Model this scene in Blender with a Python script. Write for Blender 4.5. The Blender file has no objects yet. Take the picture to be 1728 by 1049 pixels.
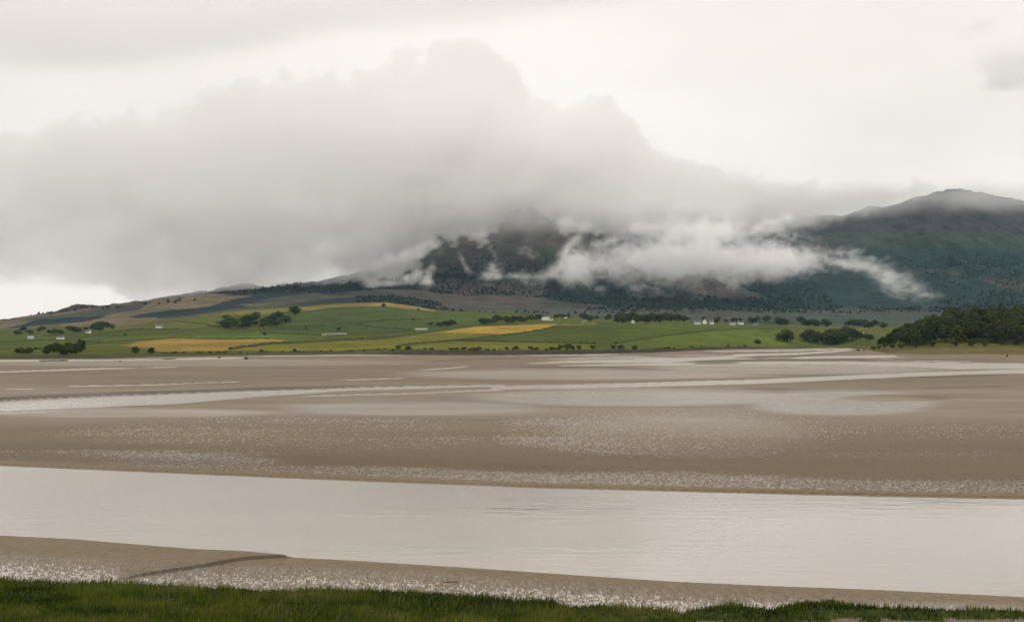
import bpy, bmesh, math, random
import numpy as np

# ------------------------------------------------------------------ frame, camera, light
F_PX, CX, CY = 2500.0, 864.0, 524.5        # focal length and centre in photograph pixels
PITCH = math.atan(51.5 / F_PX)             # level of the far water lies below the centre
CAM_H = 9.0
scene = bpy.context.scene
col = scene.collection

cam_d = bpy.data.cameras.new("camera")
cam_d.sensor_width = 36.0
cam_d.lens = 36.0 * F_PX / 1728.0
cam_d.clip_start, cam_d.clip_end = 0.5, 80000.0
cam = bpy.data.objects.new("camera", cam_d)
cam.location = (0, 0, CAM_H)
cam.rotation_euler = (math.pi / 2 + PITCH, 0, 0)
col.objects.link(cam)
scene.camera = cam

SUN_EL, SUN_AZ = math.radians(46), math.radians(122)     # azimuth from +Y towards +X
world = bpy.data.worlds.new("World")
scene.world = world
world.use_nodes = True
wn, wl = world.node_tree.nodes, world.node_tree.links
bg = wn["Background"]
sky = wn.new("ShaderNodeTexSky")
sky.sky_type = 'NISHITA'
sky.sun_disc = False
sky.sun_elevation, sky.sun_rotation = SUN_EL, SUN_AZ
sky.air_density, sky.dust_density = 1.0, 3.0
# closed overcast: a pale deck of cloud covers nearly all of the blue, softly mottled
tc = wn.new("ShaderNodeTexCoord")
mp = wn.new("ShaderNodeMapping")
mp.inputs["Scale"].default_value = (1.0, 1.0, 2.6)
ns = wn.new("ShaderNodeTexNoise")
ns.inputs["Scale"].default_value, ns.inputs["Detail"].default_value = 3.2, 5.0
ns.inputs["Roughness"].default_value = 0.5
rp = wn.new("ShaderNodeValToRGB")
rp.color_ramp.elements[0].position, rp.color_ramp.elements[1].position = 0.36, 0.66
rp.color_ramp.elements[0].color = (9.8, 9.05, 8.35, 1)
rp.color_ramp.elements[1].color = (11.0, 10.2, 9.5, 1)
mx = wn.new("ShaderNodeMix")
mx.data_type = 'RGBA'
mx.inputs["Factor"].default_value = 0.95
wl.new(tc.outputs["Generated"], mp.inputs["Vector"])
wl.new(mp.outputs["Vector"], ns.inputs["Vector"])
wl.new(ns.outputs["Fac"], rp.inputs["Fac"])
wl.new(sky.outputs["Color"], mx.inputs["A"])
wl.new(rp.outputs["Color"], mx.inputs["B"])
wl.new(mx.outputs["Result"], bg.inputs["Color"])
bg.inputs["Strength"].default_value = 0.1

sun_d = bpy.data.lights.new("sun", 'SUN')
sun_d.energy, sun_d.angle, sun_d.color = 1.5, math.radians(22), (1.0, 0.955, 0.89)
sun = bpy.data.objects.new("sun", sun_d)
sun.rotation_euler = (math.pi / 2 - SUN_EL, 0, -SUN_AZ + math.pi)
sun.location = (0, 0, 60)
col.objects.link(sun)

vs = scene.view_settings
vs.view_transform, vs.look, vs.exposure, vs.gamma = 'Standard', 'None', 0.0, 1.0
vs.use_curve_mapping = False
cy = scene.cycles
cy.use_denoising = True
cy.max_bounces, cy.diffuse_bounces, cy.glossy_bounces, cy.volume_bounces = 40, 2, 3, 32
cy.transparent_max_bounces = 8
cy.volume_max_steps = 512
cy.volume_step_rate = 5.0
cy.use_adaptive_sampling = True
cy.adaptive_threshold = 0.03
cy.adaptive_min_samples = 24

# ------------------------------------------------------------------ helpers
rng = np.random.default_rng(7)
random.seed(7)

def slope(y):
    """tangent of the angle below the level horizon at photograph row y"""
    return np.tan(np.arctan((np.asarray(y, float) - CY) / F_PX) - PITCH)

def row_of(z, Y):
    return CY + F_PX * np.tan(np.arctan((CAM_H - z) / Y) + PITCH)

def z_at(y, Y):
    return CAM_H - Y * slope(y)

def x_at(x, Y):
    return (np.asarray(x, float) - CX) / F_PX * Y

def flat_y(y, z=0.0):
    return (CAM_H - z) / slope(y)

TBL = rng.random(4096 * 4).astype(np.float32)
def _h2(i, j, s):
    return TBL[((i * 73856093) ^ (j * 19349663) ^ (s * 83492791)) & 16383]
def _h3(i, j, k, s):
    return TBL[((i * 73856093) ^ (j * 19349663) ^ (k * 83492791) ^ (s * 2654435761)) & 16383]
def _f(t):
    return t * t * (3 - 2 * t)
def n2(x, y, s=0):
    i, j = np.floor(x).astype(np.int64), np.floor(y).astype(np.int64)
    u, v = _f(x - i), _f(y - j)
    a = _h2(i, j, s) * (1 - u) + _h2(i + 1, j, s) * u
    b = _h2(i, j + 1, s) * (1 - u) + _h2(i + 1, j + 1, s) * u
    return (a * (1 - v) + b * v) * 2 - 1
def fbm2(x, y, o=4, s=0, g=0.5):
    r, a, t = 0, 1.0, 0
    for k in range(o):
        r = r + a * n2(x * 2.03 ** k + 17.3 * k, y * 2.03 ** k - 9.1 * k, s + k)
        t += a; a *= g
    return r / t * 1.5
def n3(x, y, z, s=0):
    i, j, k = (np.floor(q).astype(np.int64) for q in (x, y, z))
    u, v, w = (_f((q - p).astype(np.float32)) for q, p in ((x, i), (y, j), (z, k)))
    r = 0
    for dk, ww in ((0, 1 - w), (1, w)):
        a = _h3(i, j, k + dk, s) * (1 - u) + _h3(i + 1, j, k + dk, s) * u
        b = _h3(i, j + 1, k + dk, s) * (1 - u) + _h3(i + 1, j + 1, k + dk, s) * u
        r = r + (a * (1 - v) + b * v) * ww
    return r * 2 - 1
def fbm3(x, y, z, o=4, s=0, g=0.5):
    r, a, t = 0, 1.0, 0
    for k in range(o):
        f = 2.03 ** k
        r = r + a * n3(x * f + 17.3 * k, y * f - 9.1 * k, z * f + 3.7 * k, s + k)
        t += a; a *= g
    return r / t * 1.5
def sstep(a, b, v):
    t = np.clip((v - a) / (b - a), 0, 1)
    return t * t * (3 - 2 * t)
def curve(pts):
    p = np.array(pts, float)
    return lambda x: np.interp(x, p[:, 0], p[:, 1])
def in_poly(px, py, poly):
    inside = np.zeros(px.shape, bool)
    n = len(poly)
    for a in range(n):
        x0, y0 = poly[a]; x1, y1 = poly[(a + 1) % n]
        if y0 == y1: continue
        c = ((y0 > py) != (y1 > py)) & (px < (x1 - x0) * (py - y0) / (y1 - y0) + x0)
        inside ^= c
    return inside

def tag(o, label=None, cat=None, group=None, kind=None):
    if label: o["label"] = label
    if cat: o["category"] = cat
    if group: o["group"] = group
    if kind: o["kind"] = kind
    return o
def link(o, parent=None):
    col.objects.link(o)
    if parent: o.parent = parent
    return o
def empty(name, loc, rz=0.0):
    o = bpy.data.objects.new(name, None)
    o.empty_display_size = 0.5
    o.location = loc; o.rotation_euler = (0, 0, rz)
    return link(o)
def mesh_np(name, v, quads=None, tris=None, mat=None, smooth=True):
    me = bpy.data.meshes.new(name)
    v = np.asarray(v, np.float32)
    faces = quads if quads is not None else tris
    k = 4 if quads is not None else 3
    faces = np.asarray(faces, np.int32)
    me.vertices.add(len(v)); me.vertices.foreach_set("co", v.ravel())
    me.loops.add(faces.size); me.loops.foreach_set("vertex_index", faces.ravel())
    me.polygons.add(len(faces))
    me.polygons.foreach_set("loop_start", np.arange(0, faces.size, k, dtype=np.int32))
    me.polygons.foreach_set("use_smooth", np.full(len(faces), smooth))
    if mat: me.materials.append(mat)
    me.update(calc_edges=True)
    return me
def grid_quads(nr, nc):
    a = np.arange(nr * nc).reshape(nr, nc)
    return np.stack([a[:-1, :-1], a[:-1, 1:], a[1:, 1:], a[1:, :-1]], -1).reshape(-1, 4)
def set_col(me, name, rgb):
    at = me.color_attributes.new(name, 'FLOAT_COLOR', 'POINT')
    c = np.ones((len(me.vertices), 4), np.float32); c[:, :3] = rgb
    at.data.foreach_set("color", c.ravel())
def set_val(me, name, val):
    at = me.attributes.new(name, 'FLOAT', 'POINT')
    at.data.foreach_set("value", np.asarray(val, np.float32).ravel())

class Nodes:
    def __init__(self, name):
        self.m = bpy.data.materials.new(name); self.m.use_nodes = True
        self.t = self.m.node_tree; self.n = self.t.nodes; self.b = self.n.get("Principled BSDF")
        self.out = self.n.get("Material Output")
    def new(self, typ, **kw):
        nd = self.n.new(typ)
        for k, v in kw.items():
            if hasattr(nd, k): setattr(nd, k, v)
            else: nd.inputs[k.replace("_", " ")].default_value = v
        return nd
    def link(self, a, b): self.t.links.new(a, b)
    def noise(self, scale, detail=4, rough=0.55, vec=None, stretch=None):
        t = self.new("ShaderNodeTexNoise", Scale=scale, Detail=detail, Roughness=rough)
        if vec is None:
            vec = self.new("ShaderNodeTexCoord").outputs["Object"]
        if stretch:
            m = self.new("ShaderNodeMapping"); m.inputs["Scale"].default_value = stretch
            self.link(vec, m.inputs["Vector"]); vec = m.outputs["Vector"]
        self.link(vec, t.inputs["Vector"])
        return t.outputs["Fac"]
    def ramp(self, fac, stops):
        r = self.new("ShaderNodeValToRGB"); e = r.color_ramp.elements
        while len(e) < len(stops): e.new(0.5)
        for q, (p, c) in zip(e, stops):
            q.position = p; q.color = tuple(c) + (1,) if len(c) == 3 else c
        self.link(fac, r.inputs["Fac"]); return r.outputs["Color"]
    def math(self, op, a, b=None, clamp=False):
        m = self.new("ShaderNodeMath"); m.operation = op; m.use_clamp = clamp
        for k, v in enumerate((a, b)):
            if v is None: continue
            if isinstance(v, (int, float)): m.inputs[k].default_value = v
            else: self.link(v, m.inputs[k])
        return m.outputs[0]
    def mix(self, fac, a, b, mode='MIX'):
        m = self.new("ShaderNodeMix"); m.data_type = 'RGBA'; m.blend_type = mode
        for k, v in (("Factor", fac), ("A", a), ("B", b)):
            i = [q for q in m.inputs if q.name == k and q.enabled][0] if k == "Factor" else m.inputs[{"A": 6, "B": 7}[k]]
            if isinstance(v, (int, float)): i.default_value = v
            elif isinstance(v, tuple): i.default_value = v + (1,) if len(v) == 3 else v
            else: self.link(v, i)
        return m.outputs[2]
    def bump(self, h, strength, dist):
        b = self.new("ShaderNodeBump"); b.inputs["Strength"].default_value = strength; b.inputs["Distance"].default_value = dist
        self.link(h, b.inputs["Height"]); self.link(b.outputs["Normal"], self.b.inputs["Normal"])
    def set(self, **kw):
        for k, v in kw.items():
            i = self.b.inputs[k.replace("_", " ")]
            if isinstance(v, (int, float, tuple)): i.default_value = v + (1,) if isinstance(v, tuple) and len(v) == 3 else v
            else: self.link(v, i)
        return self

# ------------------------------------------------------------------ materials of the setting
def mat_mud():
    k = Nodes("wet_estuary_mud")
    wet = k.new("ShaderNodeAttribute", attribute_name="wet").outputs["Fac"]
    n = k.noise(0.05, 5, 0.6, stretch=(0.35, 1, 1))
    f = k.noise(3.0, 4, 0.6, stretch=(1, 0.5, 1))
    c = k.ramp(n, [(0.3, (0.120, 0.087, 0.045)), (0.7, (0.164, 0.121, 0.067))])
    c = k.mix(0.45, c, k.ramp(f, [(0.3, (0.55, 0.55, 0.55)), (0.7, (1.3, 1.3, 1.3))]), 'MULTIPLY')
    silt_and_shade = k.new("ShaderNodeAttribute", attribute_name="silt_and_shade").outputs["Fac"]
    c = k.mix(silt_and_shade, c, (0.045, 0.034, 0.022))  # dark eroded mud, with bank shade painted in through the same mask
    k.set(Base_Color=c, Roughness=k.math('SUBTRACT', 0.66, k.math('MULTIPLY', wet, 0.46)),
          Specular_IOR_Level=k.math('ADD', 0.11, k.math('MULTIPLY', wet, 0.5)))
    rp = k.noise(1.0, 3, 0.6, stretch=(4.5, 1.3, 1))
    k.bump(k.math('ADD', f, rp), 0.6, 0.06)
    return k.m
def mat_water():
    k = Nodes("silty_water")
    w1 = k.noise(0.9, 3, 0.5, stretch=(0.45, 1, 1))
    w2 = k.noise(0.06, 2, 0.5, stretch=(0.3, 1, 1))
    gust = k.ramp(w2, [(0.42, (0.15, 0.15, 0.15)), (0.62, (1, 1, 1))])
    # sheltered in the near channel, wind-ruffled out on the open flats
    pos = k.new("ShaderNodeSeparateXYZ"); k.link(k.new("ShaderNodeTexCoord").outputs["Object"], pos.inputs[0])
    mr = k.new("ShaderNodeMapRange"); k.link(pos.outputs["Y"], mr.inputs["Value"])
    for q, v in (("From Min", 110), ("From Max", 420), ("To Min", 0.07), ("To Max", 0.34)): mr.inputs[q].default_value = v
    k.set(Base_Color=(0.235, 0.198, 0.155), Roughness=mr.outputs[0], IOR=1.55)
    k.bump(k.math('MULTIPLY', w1, gust), 0.45, 0.06)
    return k.m
def mat_land():
    k = Nodes("farmland_and_moor")
    at = k.new("ShaderNodeAttribute", attribute_name="cover").outputs["Color"]
    n = k.noise(0.016, 9, 0.68, stretch=(1, 0.6, 1))
    f = k.noise(0.16, 4, 0.6, stretch=(1, 0.35, 1))
    c = k.mix(0.8, at, k.ramp(n, [(0.32, (0.55, 0.58, 0.55)), (0.68, (1.45, 1.40, 1.34))]), 'MULTIPLY')
    c = k.mix(0.6, c, k.ramp(f, [(0.3, (0.75, 0.75, 0.75)), (0.7, (1.22, 1.22, 1.2))]), 'MULTIPLY')
    k.set(Base_Color=c, Roughness=0.95, Specular_IOR_Level=0.1)
    k.bump(k.math('ADD', k.math('MULTIPLY', n, 5.0), f), 0.9, 3.0)
    return k.m
def mat_turf():
    k = Nodes("salt_marsh_turf")
    n = k.noise(1.3, 5, 0.6)
    k.set(Base_Color=k.ramp(n, [(0.3, (0.020, 0.028, 0.008)), (0.6, (0.045, 0.062, 0.014)), (0.8, (0.085, 0.075, 0.035))]),
          Roughness=0.95, Specular_IOR_Level=0.1)
    k.bump(k.noise(9, 3), 0.6, 0.05)
    return k.m
def mat_blade(name, dark, light):
    k = Nodes(name)
    v = k.new("ShaderNodeAttribute", attribute_name="tint").outputs["Fac"]
    k.set(Base_Color=k.ramp(v, [(0.0, dark), (0.8, light), (1.0, (0.13, 0.12, 0.035))]), Roughness=0.8, Specular_IOR_Level=0.04)
    return k.m
def mat_leaf(name, a, b):
    k = Nodes(name)
    v = k.new("ShaderNodeAttribute", attribute_name="tint").outputs["Fac"]
    oi = k.new("ShaderNodeObjectInfo").outputs["Random"]
    c = k.ramp(v, [(0.0, a), (1.0, b)])
    c = k.mix(1.0, c, k.ramp(oi, [(0.0, (0.62, 0.68, 0.7)), (0.5, (1, 1, 1)), (1.0, (1.55, 1.45, 1.1))]), 'MULTIPLY')
    k.set(Base_Color=c, Roughness=0.8, Specular_IOR_Level=0.1)
    return k.m
def mat_plain(name, c, rough=0.85, var=0.2, scale=2.0, spec=0.2):
    k = Nodes(name)
    n = k.noise(scale, 4)
    k.set(Base_Color=k.ramp(n, [(0.3, tuple(q * (1 - var) for q in c)), (0.7, tuple(min(1, q * (1 + var)) for q in c))]),
          Roughness=rough, Specular_IOR_Level=spec)
    return k.m
M_MUD, M_WATER, M_LAND, M_TURF = mat_mud(), mat_water(), mat_land(), mat_turf()

# ------------------------------------------------------------------ far land: one sheet from the shore to behind the ridge
XS = [-500, 0, 60, 115, 190, 260, 330, 400, 450, 500, 550, 600, 650, 700, 760, 830, 890, 960, 1030, 1100, 1200, 1300, 1400, 1490, 1560, 1620, 1680, 1728, 1900, 2250]
def line(pts): return curve(pts)
SHORE = curve([(-600, 700), (0, 760), (180, 770), (260, 860), (420, 950), (600, 1030), (760, 980), (850, 960), (1000, 1050), (1090, 1150), (1150, 1350),
               (1230, 1700), (1400, 2150), (1440, 2000), (1470, 1500), (1500, 1090), (1560, 1010), (1728, 990), (2300, 900)])
LINES = [   # (distance, photograph row of the ground there)
    (1750, line([(-600, 579), (0, 580), (200, 580), (420, 575), (600, 577), (900, 577), (1100, 579), (1230, 583), (1400, 584.5), (1550, 582), (2300, 578)])),
    (2500, line([(-600, 573), (0, 573), (150, 569), (300, 562), (420, 556), (600, 560), (760, 554), (900, 548), (1050, 546), (1200, 549), (1350, 560), (1500, 568), (1728, 572), (2300, 565)])),
    (3300, line([(-600, 566), (0, 560), (150, 553), (300, 541), (400, 526), (500, 519), (560, 514.5), (650, 512.5), (700, 519), (740, 526), (830, 533), (950, 537), (1100, 541), (1300, 548), (1500, 552), (1728, 548), (2300, 548)])),
    (4500, line([(-600, 552), (20, 540), (60, 533), (115, 528), (190, 520), (230, 515), (260, 508), (330, 502), (400, 496), (500, 490), (600, 492), (700, 488), (800, 498), (950, 506), (1100, 513), (1300, 518), (1500, 520), (1728, 515), (2300, 515)])),
    (5400, line([(-600, 556), (20, 541), (115, 529), (190, 521), (260, 509), (330, 500), (400, 490), (500, 484), (600, 474), (650, 464), (760, 440), (850, 438), (950, 446), (1100, 455), (1300, 458), (1500, 452), (1728, 445), (2300, 460)])),
    (6500, line([(-600, 562), (20, 546), (190, 524), (330, 500), (430, 493), (540, 480), (640, 455), (700, 402), (760, 352), (830, 322), (890, 310), (1000, 316), (1100, 340), (1200, 350), (1330, 360), (1420, 362), (1490, 350), (1560, 331), (1600, 320), (1625, 317), (1660, 324), (1700, 335), (1760, 345), (1900, 372), (2300, 440)])),
    (9000, line([(-600, 572), (2300, 540)])),
]
PXC = np.arange(-420, 2150.1, 3.0)
t = np.concatenate([np.linspace(690, 1250, 60, endpoint=False), np.linspace(1250, 2600, 105, endpoint=False), np.linspace(2600, 3500, 75, endpoint=False),
                    np.linspace(3500, 5500, 75, endpoint=False), np.linspace(5500, 6700, 60, endpoint=False), np.linspace(6700, 9000, 10)])
PX, YY = np.meshgrid(PXC, t)
XX = x_at(PX, YY)

def land_z(px, Y):
    """ground height (m) of the far land in the direction of column px at distance Y"""
    px, Y = np.asarray(px, float), np.asarray(Y, float)
    X = x_at(px, Y)
    sh = SHORE(px) + 18 * fbm2(X / 60, np.zeros_like(X), 3, 5)
    kx = [sh, sh + 30] + [np.full_like(Y, d) for d, _ in LINES]
    kz = [np.full_like(Y, -0.25), 1.2 + 1.6 * sstep(560, 720, px) * sstep(1330, 1230, px) + 0.5 * fbm2(X / 14, Y / 50, 2, 6)] + [z_at(c(px), d) for d, c in LINES]
    # slide the second line outwards where the shore lies far back
    kx[2] = np.maximum(kx[2], sh + 250)
    z = np.where(Y < sh, -0.25 - np.minimum((sh - Y) * 0.01, 1.5), 0.0)
    for a in range(len(kx) - 1):
        tt = np.clip((Y - kx[a]) / np.maximum(kx[a + 1] - kx[a], 1), 0, 1)
        zz = kz[a] + (kz[a + 1] - kz[a]) * (tt * 0.6 + 0.4 * _f(tt))
        z = np.where((Y >= kx[a]) & (Y <= kx[a + 1]), zz, z)
    up = sstep(0, 1, (Y - sh - 40) / 500)
    rough = fbm2(X / 130, Y / 170, 4, 21)
    gully = np.abs(fbm2(X / 320 + 3, Y / 800, 4, 33))
    z = z + up * rough * np.interp(Y, [1500, 3300, 4500, 5400, 6500, 9000], [0.7, 2.2, 7, 16, 11, 5])
    crag = np.abs(fbm2(X / 70 + 0.4 * rough, Y / 120, 4, 44, 0.6))
    z = z + up * (0.4 - crag) * np.interp(Y, [3700, 4600, 5400, 6600], [0, 6, 20, 16])
    z = z + up * (gully - 0.35) * np.interp(Y, [3800, 4600, 5600, 6300, 7000], [0, 8, 42, 14, 0])
    # wooded knoll of the headland on the right
    kn = np.exp(-((px - 1690) / np.where(px > 1690, 330, 168)) ** 4) * np.exp(-((Y - 1400) / 165) ** 2)
    z = z + 24 * kn
    return z
ZZ = land_z(PX, YY)
ROW = row_of(ZZ, YY)
wob = 2.2 * fbm2(XX / 90, YY / 90, 3, 8)
PXW, ROWW = PX + 2 * wob, ROW + 0.35 * wob

def C(r, g, b):      # an sRGB-looking surface tone to linear albedo
    return np.array([(q / 255 / 12.92) if q / 255 < 0.04045 else ((q / 255 + 0.055) / 1.055) ** 2.4 for q in (r, g, b)])
cover = np.empty(PX.shape + (3,)); cover[:] = C(86, 92, 50)
tone = fbm2(XX / 700, YY / 600, 3, 50)[..., None]
cover = cover * (1 + 0.15 * tone)
cell_s = np.array([[rng.uniform(-2600, 2600), rng.uniform(900, 5200)] for _ in range(420)])
def nearest(X, Y):
    out = np.zeros(X.size, int); xf, yf = X.ravel(), Y.ravel()
    for a in range(0, X.size, 20000):
        d = (xf[a:a + 20000, None] - cell_s[:, 0]) ** 2 + ((yf[a:a + 20000, None] - cell_s[:, 1]) * 0.7) ** 2
        out[a:a + 20000] = d.argmin(1)
    return out.reshape(X.shape)
CELL = nearest(XX + 14 * fbm2(XX / 60, YY / 60, 2, 15), YY + 20 * fbm2(XX / 60, YY / 60, 2, 16))
cell_tone = (0.82 + 0.36 * rng.random(420))[CELL][..., None]; cell_kind = rng.random(420)[CELL]
def paint(mask, c, amt=1.0):
    m = (np.asarray(mask, float) * amt)[..., None]
    cover[:] = cover * (1 - m) + np.asarray(c) * m
# pastures, one tone each (rows of the photograph they show at)
paint(in_poly(PXW, ROWW, [(-500, 568), (150, 560), (300, 552), (420, 549), (440, 562), (295, 571), (190, 577), (60, 590), (-500, 596)]), C(78, 88, 44))
paint(in_poly(PXW, ROWW, [(330, 566), (440, 561), (560, 566), (560, 570), (440, 572), (330, 571)]), C(86, 106, 50))
paint(in_poly(PXW, ROWW, [(230, 556), (300, 540), (370, 532), (385, 548), (300, 556)]), C(104, 108, 62))
paint(in_poly(PXW, ROWW, [(440, 562), (470, 535), (500, 519), (560, 514), (650, 511), (740, 526), (830, 534), (830, 548), (725, 560), (560, 566)]), C(72, 88, 56))
paint(in_poly(PXW, ROWW, [(690, 527), (840, 532), (840, 545), (770, 545), (720, 538)]), C(78, 94, 56))
paint(in_poly(PXW, ROWW, [(420, 585), (535, 577), (636, 572), (756, 556), (800, 551), (860, 563), (700, 579), (669, 586), (560, 592), (392, 592)]), C(118, 114, 56))
paint(in_poly(PXW, ROWW, [(669, 585), (771, 575), (924, 578), (1003, 580), (1003, 590), (669, 592)]), C(110, 110, 54))
paint(in_poly(PXW, ROWW, [(771, 575), (860, 564), (939, 551), (1013, 544), (1330, 546), (1330, 558), (1207, 557), (1120, 567), (1039, 580), (924, 578)]), C(78, 90, 42))
paint(in_poly(PXW, ROWW, [(1039, 580), (1120, 567), (1207, 557), (1330, 556), (1330, 584), (1200, 586), (1039, 588)]), C(92, 106, 48))
# ripe barley and stubble
WHEAT = C(150, 124, 82)
paint(in_poly(PXW, ROWW, [(205, 583), (240, 576), (295, 570.5), (330, 570.5), (350, 572.5), (440, 571.5), (480, 573), (486, 576), (440, 582), (400, 589), (380, 592), (270, 593), (255, 588)]), WHEAT)
paint(in_poly(PXW, ROWW, [(748, 561), (802, 551), (860, 549.5), (935, 545.5), (940, 548), (900, 558), (850, 563.5), (800, 562)]), C(178, 146, 86))
paint(in_poly(PXW, ROWW, [(940, 548), (980, 545), (1020, 543.5), (1010, 546), (960, 550)]), C(170, 150, 100))
paint(in_poly(PXW, ROWW, [(470, 521), (560, 513), (640, 509), (700, 516), (742, 525), (700, 523), (640, 517.5), (560, 519), (500, 526)]), C(140, 122, 98))
paint(in_poly(PXW, ROWW, [(310, 540), (370, 523), (470, 516), (500, 522), (440, 530), (370, 534)]), C(118, 108, 80))
paint(in_poly(PXW, ROWW, [(150, 546), (230, 532), (320, 524), (380, 520), (370, 532), (260, 552), (170, 556)]), C(104, 98, 74))
cover *= cell_tone * np.array([0.75, 0.78, 0.41])
# moor and plantations on the hill behind
hill = sstep(3350, 3550, YY + 120 * fbm2(XX / 300, YY / 300, 2, 4))
leftness = sstep(480, 330, PX)
hm = fbm2(XX / 420, YY / 500, 4, 61)
fine = fbm2(XX / 80, YY / 120, 5, 67, 0.65)
moor = C(72, 70, 66)[None, None] * (1 + 0.35 * fine[..., None])
rough_grass = C(64, 76, 62)[None, None] * (1 + 0.3 * fine[..., None])
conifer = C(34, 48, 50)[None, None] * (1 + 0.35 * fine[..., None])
hc = moor * np.ones(PX.shape + (1,))
def hmix(m, c):
    global hc
    m = np.clip(m, 0, 1)[..., None]
    hc = hc * (1 - m) + c * m
hmix(sstep(-0.05, 0.25, hm), rough_grass)
low = sstep(470, 520, ROW)
hmix(sstep(0.0, 0.12, fbm2(XX / 300, YY / 420, 3, 72) - 0.12 + 0.2 * low) * sstep(430, 470, ROW), conifer)
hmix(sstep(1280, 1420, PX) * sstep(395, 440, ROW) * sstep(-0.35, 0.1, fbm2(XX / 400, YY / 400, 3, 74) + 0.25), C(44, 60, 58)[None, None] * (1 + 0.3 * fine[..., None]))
hmix(sstep(420, 380, ROW) * sstep(1150, 1300, PX), C(70, 68, 68)[None, None] * (1 + 0.3 * fine[..., None]))
hmix(in_poly(PXW, ROWW, [(700, 486), (760, 472), (880, 472), (930, 486), (900, 520), (760, 522)]) * 0.8, C(82, 76, 70)[None, None] * (1 + 0.3 * fine[..., None]))
hmix(in_poly(PXW, ROWW, [(1660, 470), (1760, 476), (1760, 500), (1690, 486)]) * 0.6, C(96, 84, 76)[None, None] * np.ones(PX.shape + (1,)))
hmix(sstep(516, 528, ROW) * sstep(740, 860, PX) * 0.8, C(80, 86, 72)[None, None] * (1 + 0.25 * fine[..., None]))
lf = sstep(560, 380, PX) * sstep(5200, 4700, YY)
hmix(lf * (cell_kind < 0.34), C(86, 92, 62)[None, None] * (1 + 0.25 * fine[..., None]))
hmix(lf * (cell_kind > 0.80), C(110, 100, 78)[None, None] * (1 + 0.2 * fine[..., None]))
hmix(lf * ((cell_kind > 0.5) & (cell_kind < 0.72)), conifer)
paint(hill, hc * np.where((PX < 1250)[..., None], np.array([0.86, 0.82, 0.92]), np.array([0.74, 0.80, 0.92])))  # bluish cast stands in for distance haze, painted into the hill colours
# shore bank: coarse dark grass and weed
shd = YY - SHORE(PX)
paint(sstep(130, 60, shd + 40 * fine), C(66, 70, 42))
paint(sstep(46, 22, shd + 14 * fine) * sstep(600, 720, PX), C(56, 52, 42))
paint(sstep(1410, 1480, PX) * sstep(260, 120, shd + 60 * fine), C(96, 88, 52))
paint((PX > 1480) * np.exp(-((PX - 1790) / 190) ** 2 * np.where(PX > 1790, 0.3, 1)) * np.exp(-((YY - 1420) / 220) ** 2) > 0.25, C(46, 52, 32))
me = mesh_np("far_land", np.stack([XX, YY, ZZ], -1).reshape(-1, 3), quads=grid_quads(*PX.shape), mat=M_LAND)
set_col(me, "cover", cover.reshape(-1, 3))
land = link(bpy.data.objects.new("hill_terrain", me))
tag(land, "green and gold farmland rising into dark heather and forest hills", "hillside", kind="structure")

# ------------------------------------------------------------------ tidal flats and the water that lies in them
rows = np.concatenate([np.arange(582.5, 640, 0.55), np.arange(640, 690, 0.75), np.arange(690, 770, 0.9), np.arange(770, 846, 0.55),
                       np.arange(846, 904, 3.0), np.arange(904, 1016, 0.8), np.arange(1016, 1120, 4.0), np.arange(1120, 2400, 60)])
cols = np.concatenate([np.arange(-420, -40, 10.0), np.arange(-40, 1770, 1.8), np.arange(1770, 2150.1, 10.0)])
px, py = np.meshgrid(cols, rows)
Ym = flat_y(py); Xm = x_at(px, Ym)
Ym = np.minimum(Ym, 3600); Xm = x_at(px, Ym)
streak = fbm2(Xm / 70, Ym / 24, 4, 101)
streak2 = fbm2(Xm / 24, Ym / 9, 4, 111)
rip = np.where(py > 890, fbm2(Xm / 0.048 + 0.1 * Ym, Ym / 0.15, 2, 121, 0.8), fbm2(Xm / 0.08 + 0.1 * Ym, Ym / 0.30, 2, 123, 0.8))
rip_mid = fbm2(Xm / 0.11, Ym / 0.55, 2, 131, 0.7)
zm = 0.13 + 0.05 * streak
wet = 0.15 + 0.10 * streak
pyw = py + 0.55 * fbm2(Xm / 9, Ym / 60, 3, 141) * np.interp(py, [600, 700, 1000], [0.6, 0.9, 1.6])

def band(top, bot, depth=0.2, soft=1.0, edge=None, y=None):
    """water lying between two traced edges: the mud dips under the water level"""
    global zm
    y = pyw if y is None else y
    tpy, bpy_ = curve(top)(px), curve(bot)(px)
    xs = [p[0] for p in top]
    m = sstep(-soft, soft, y - tpy) * sstep(-soft, soft, bpy_ - y)
    m = m * sstep(min(xs) - 1, min(xs) + 25, px) * sstep(max(xs) + 1, max(xs) - 25, px) if edge is None else m
    thin = np.clip((4.0 - (bpy_ - tpy)) / 2.5, 0, 1)          # narrow runnels break up along their length
    m = m * (1 - thin * np.clip(0.55 + 1.1 * fbm2(Xm / 26, Ym / 40, 3, 171), 0, 1))
    zm = zm * (1 - m) - depth * m
    return m
def zone(cx, cyy, rx, ry, pw=2.0):
    d = (np.abs((px - cx) / rx) ** pw + np.abs((pyw - cyy) / ry) ** pw)
    return sstep(1.0, 0.3, d)

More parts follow.
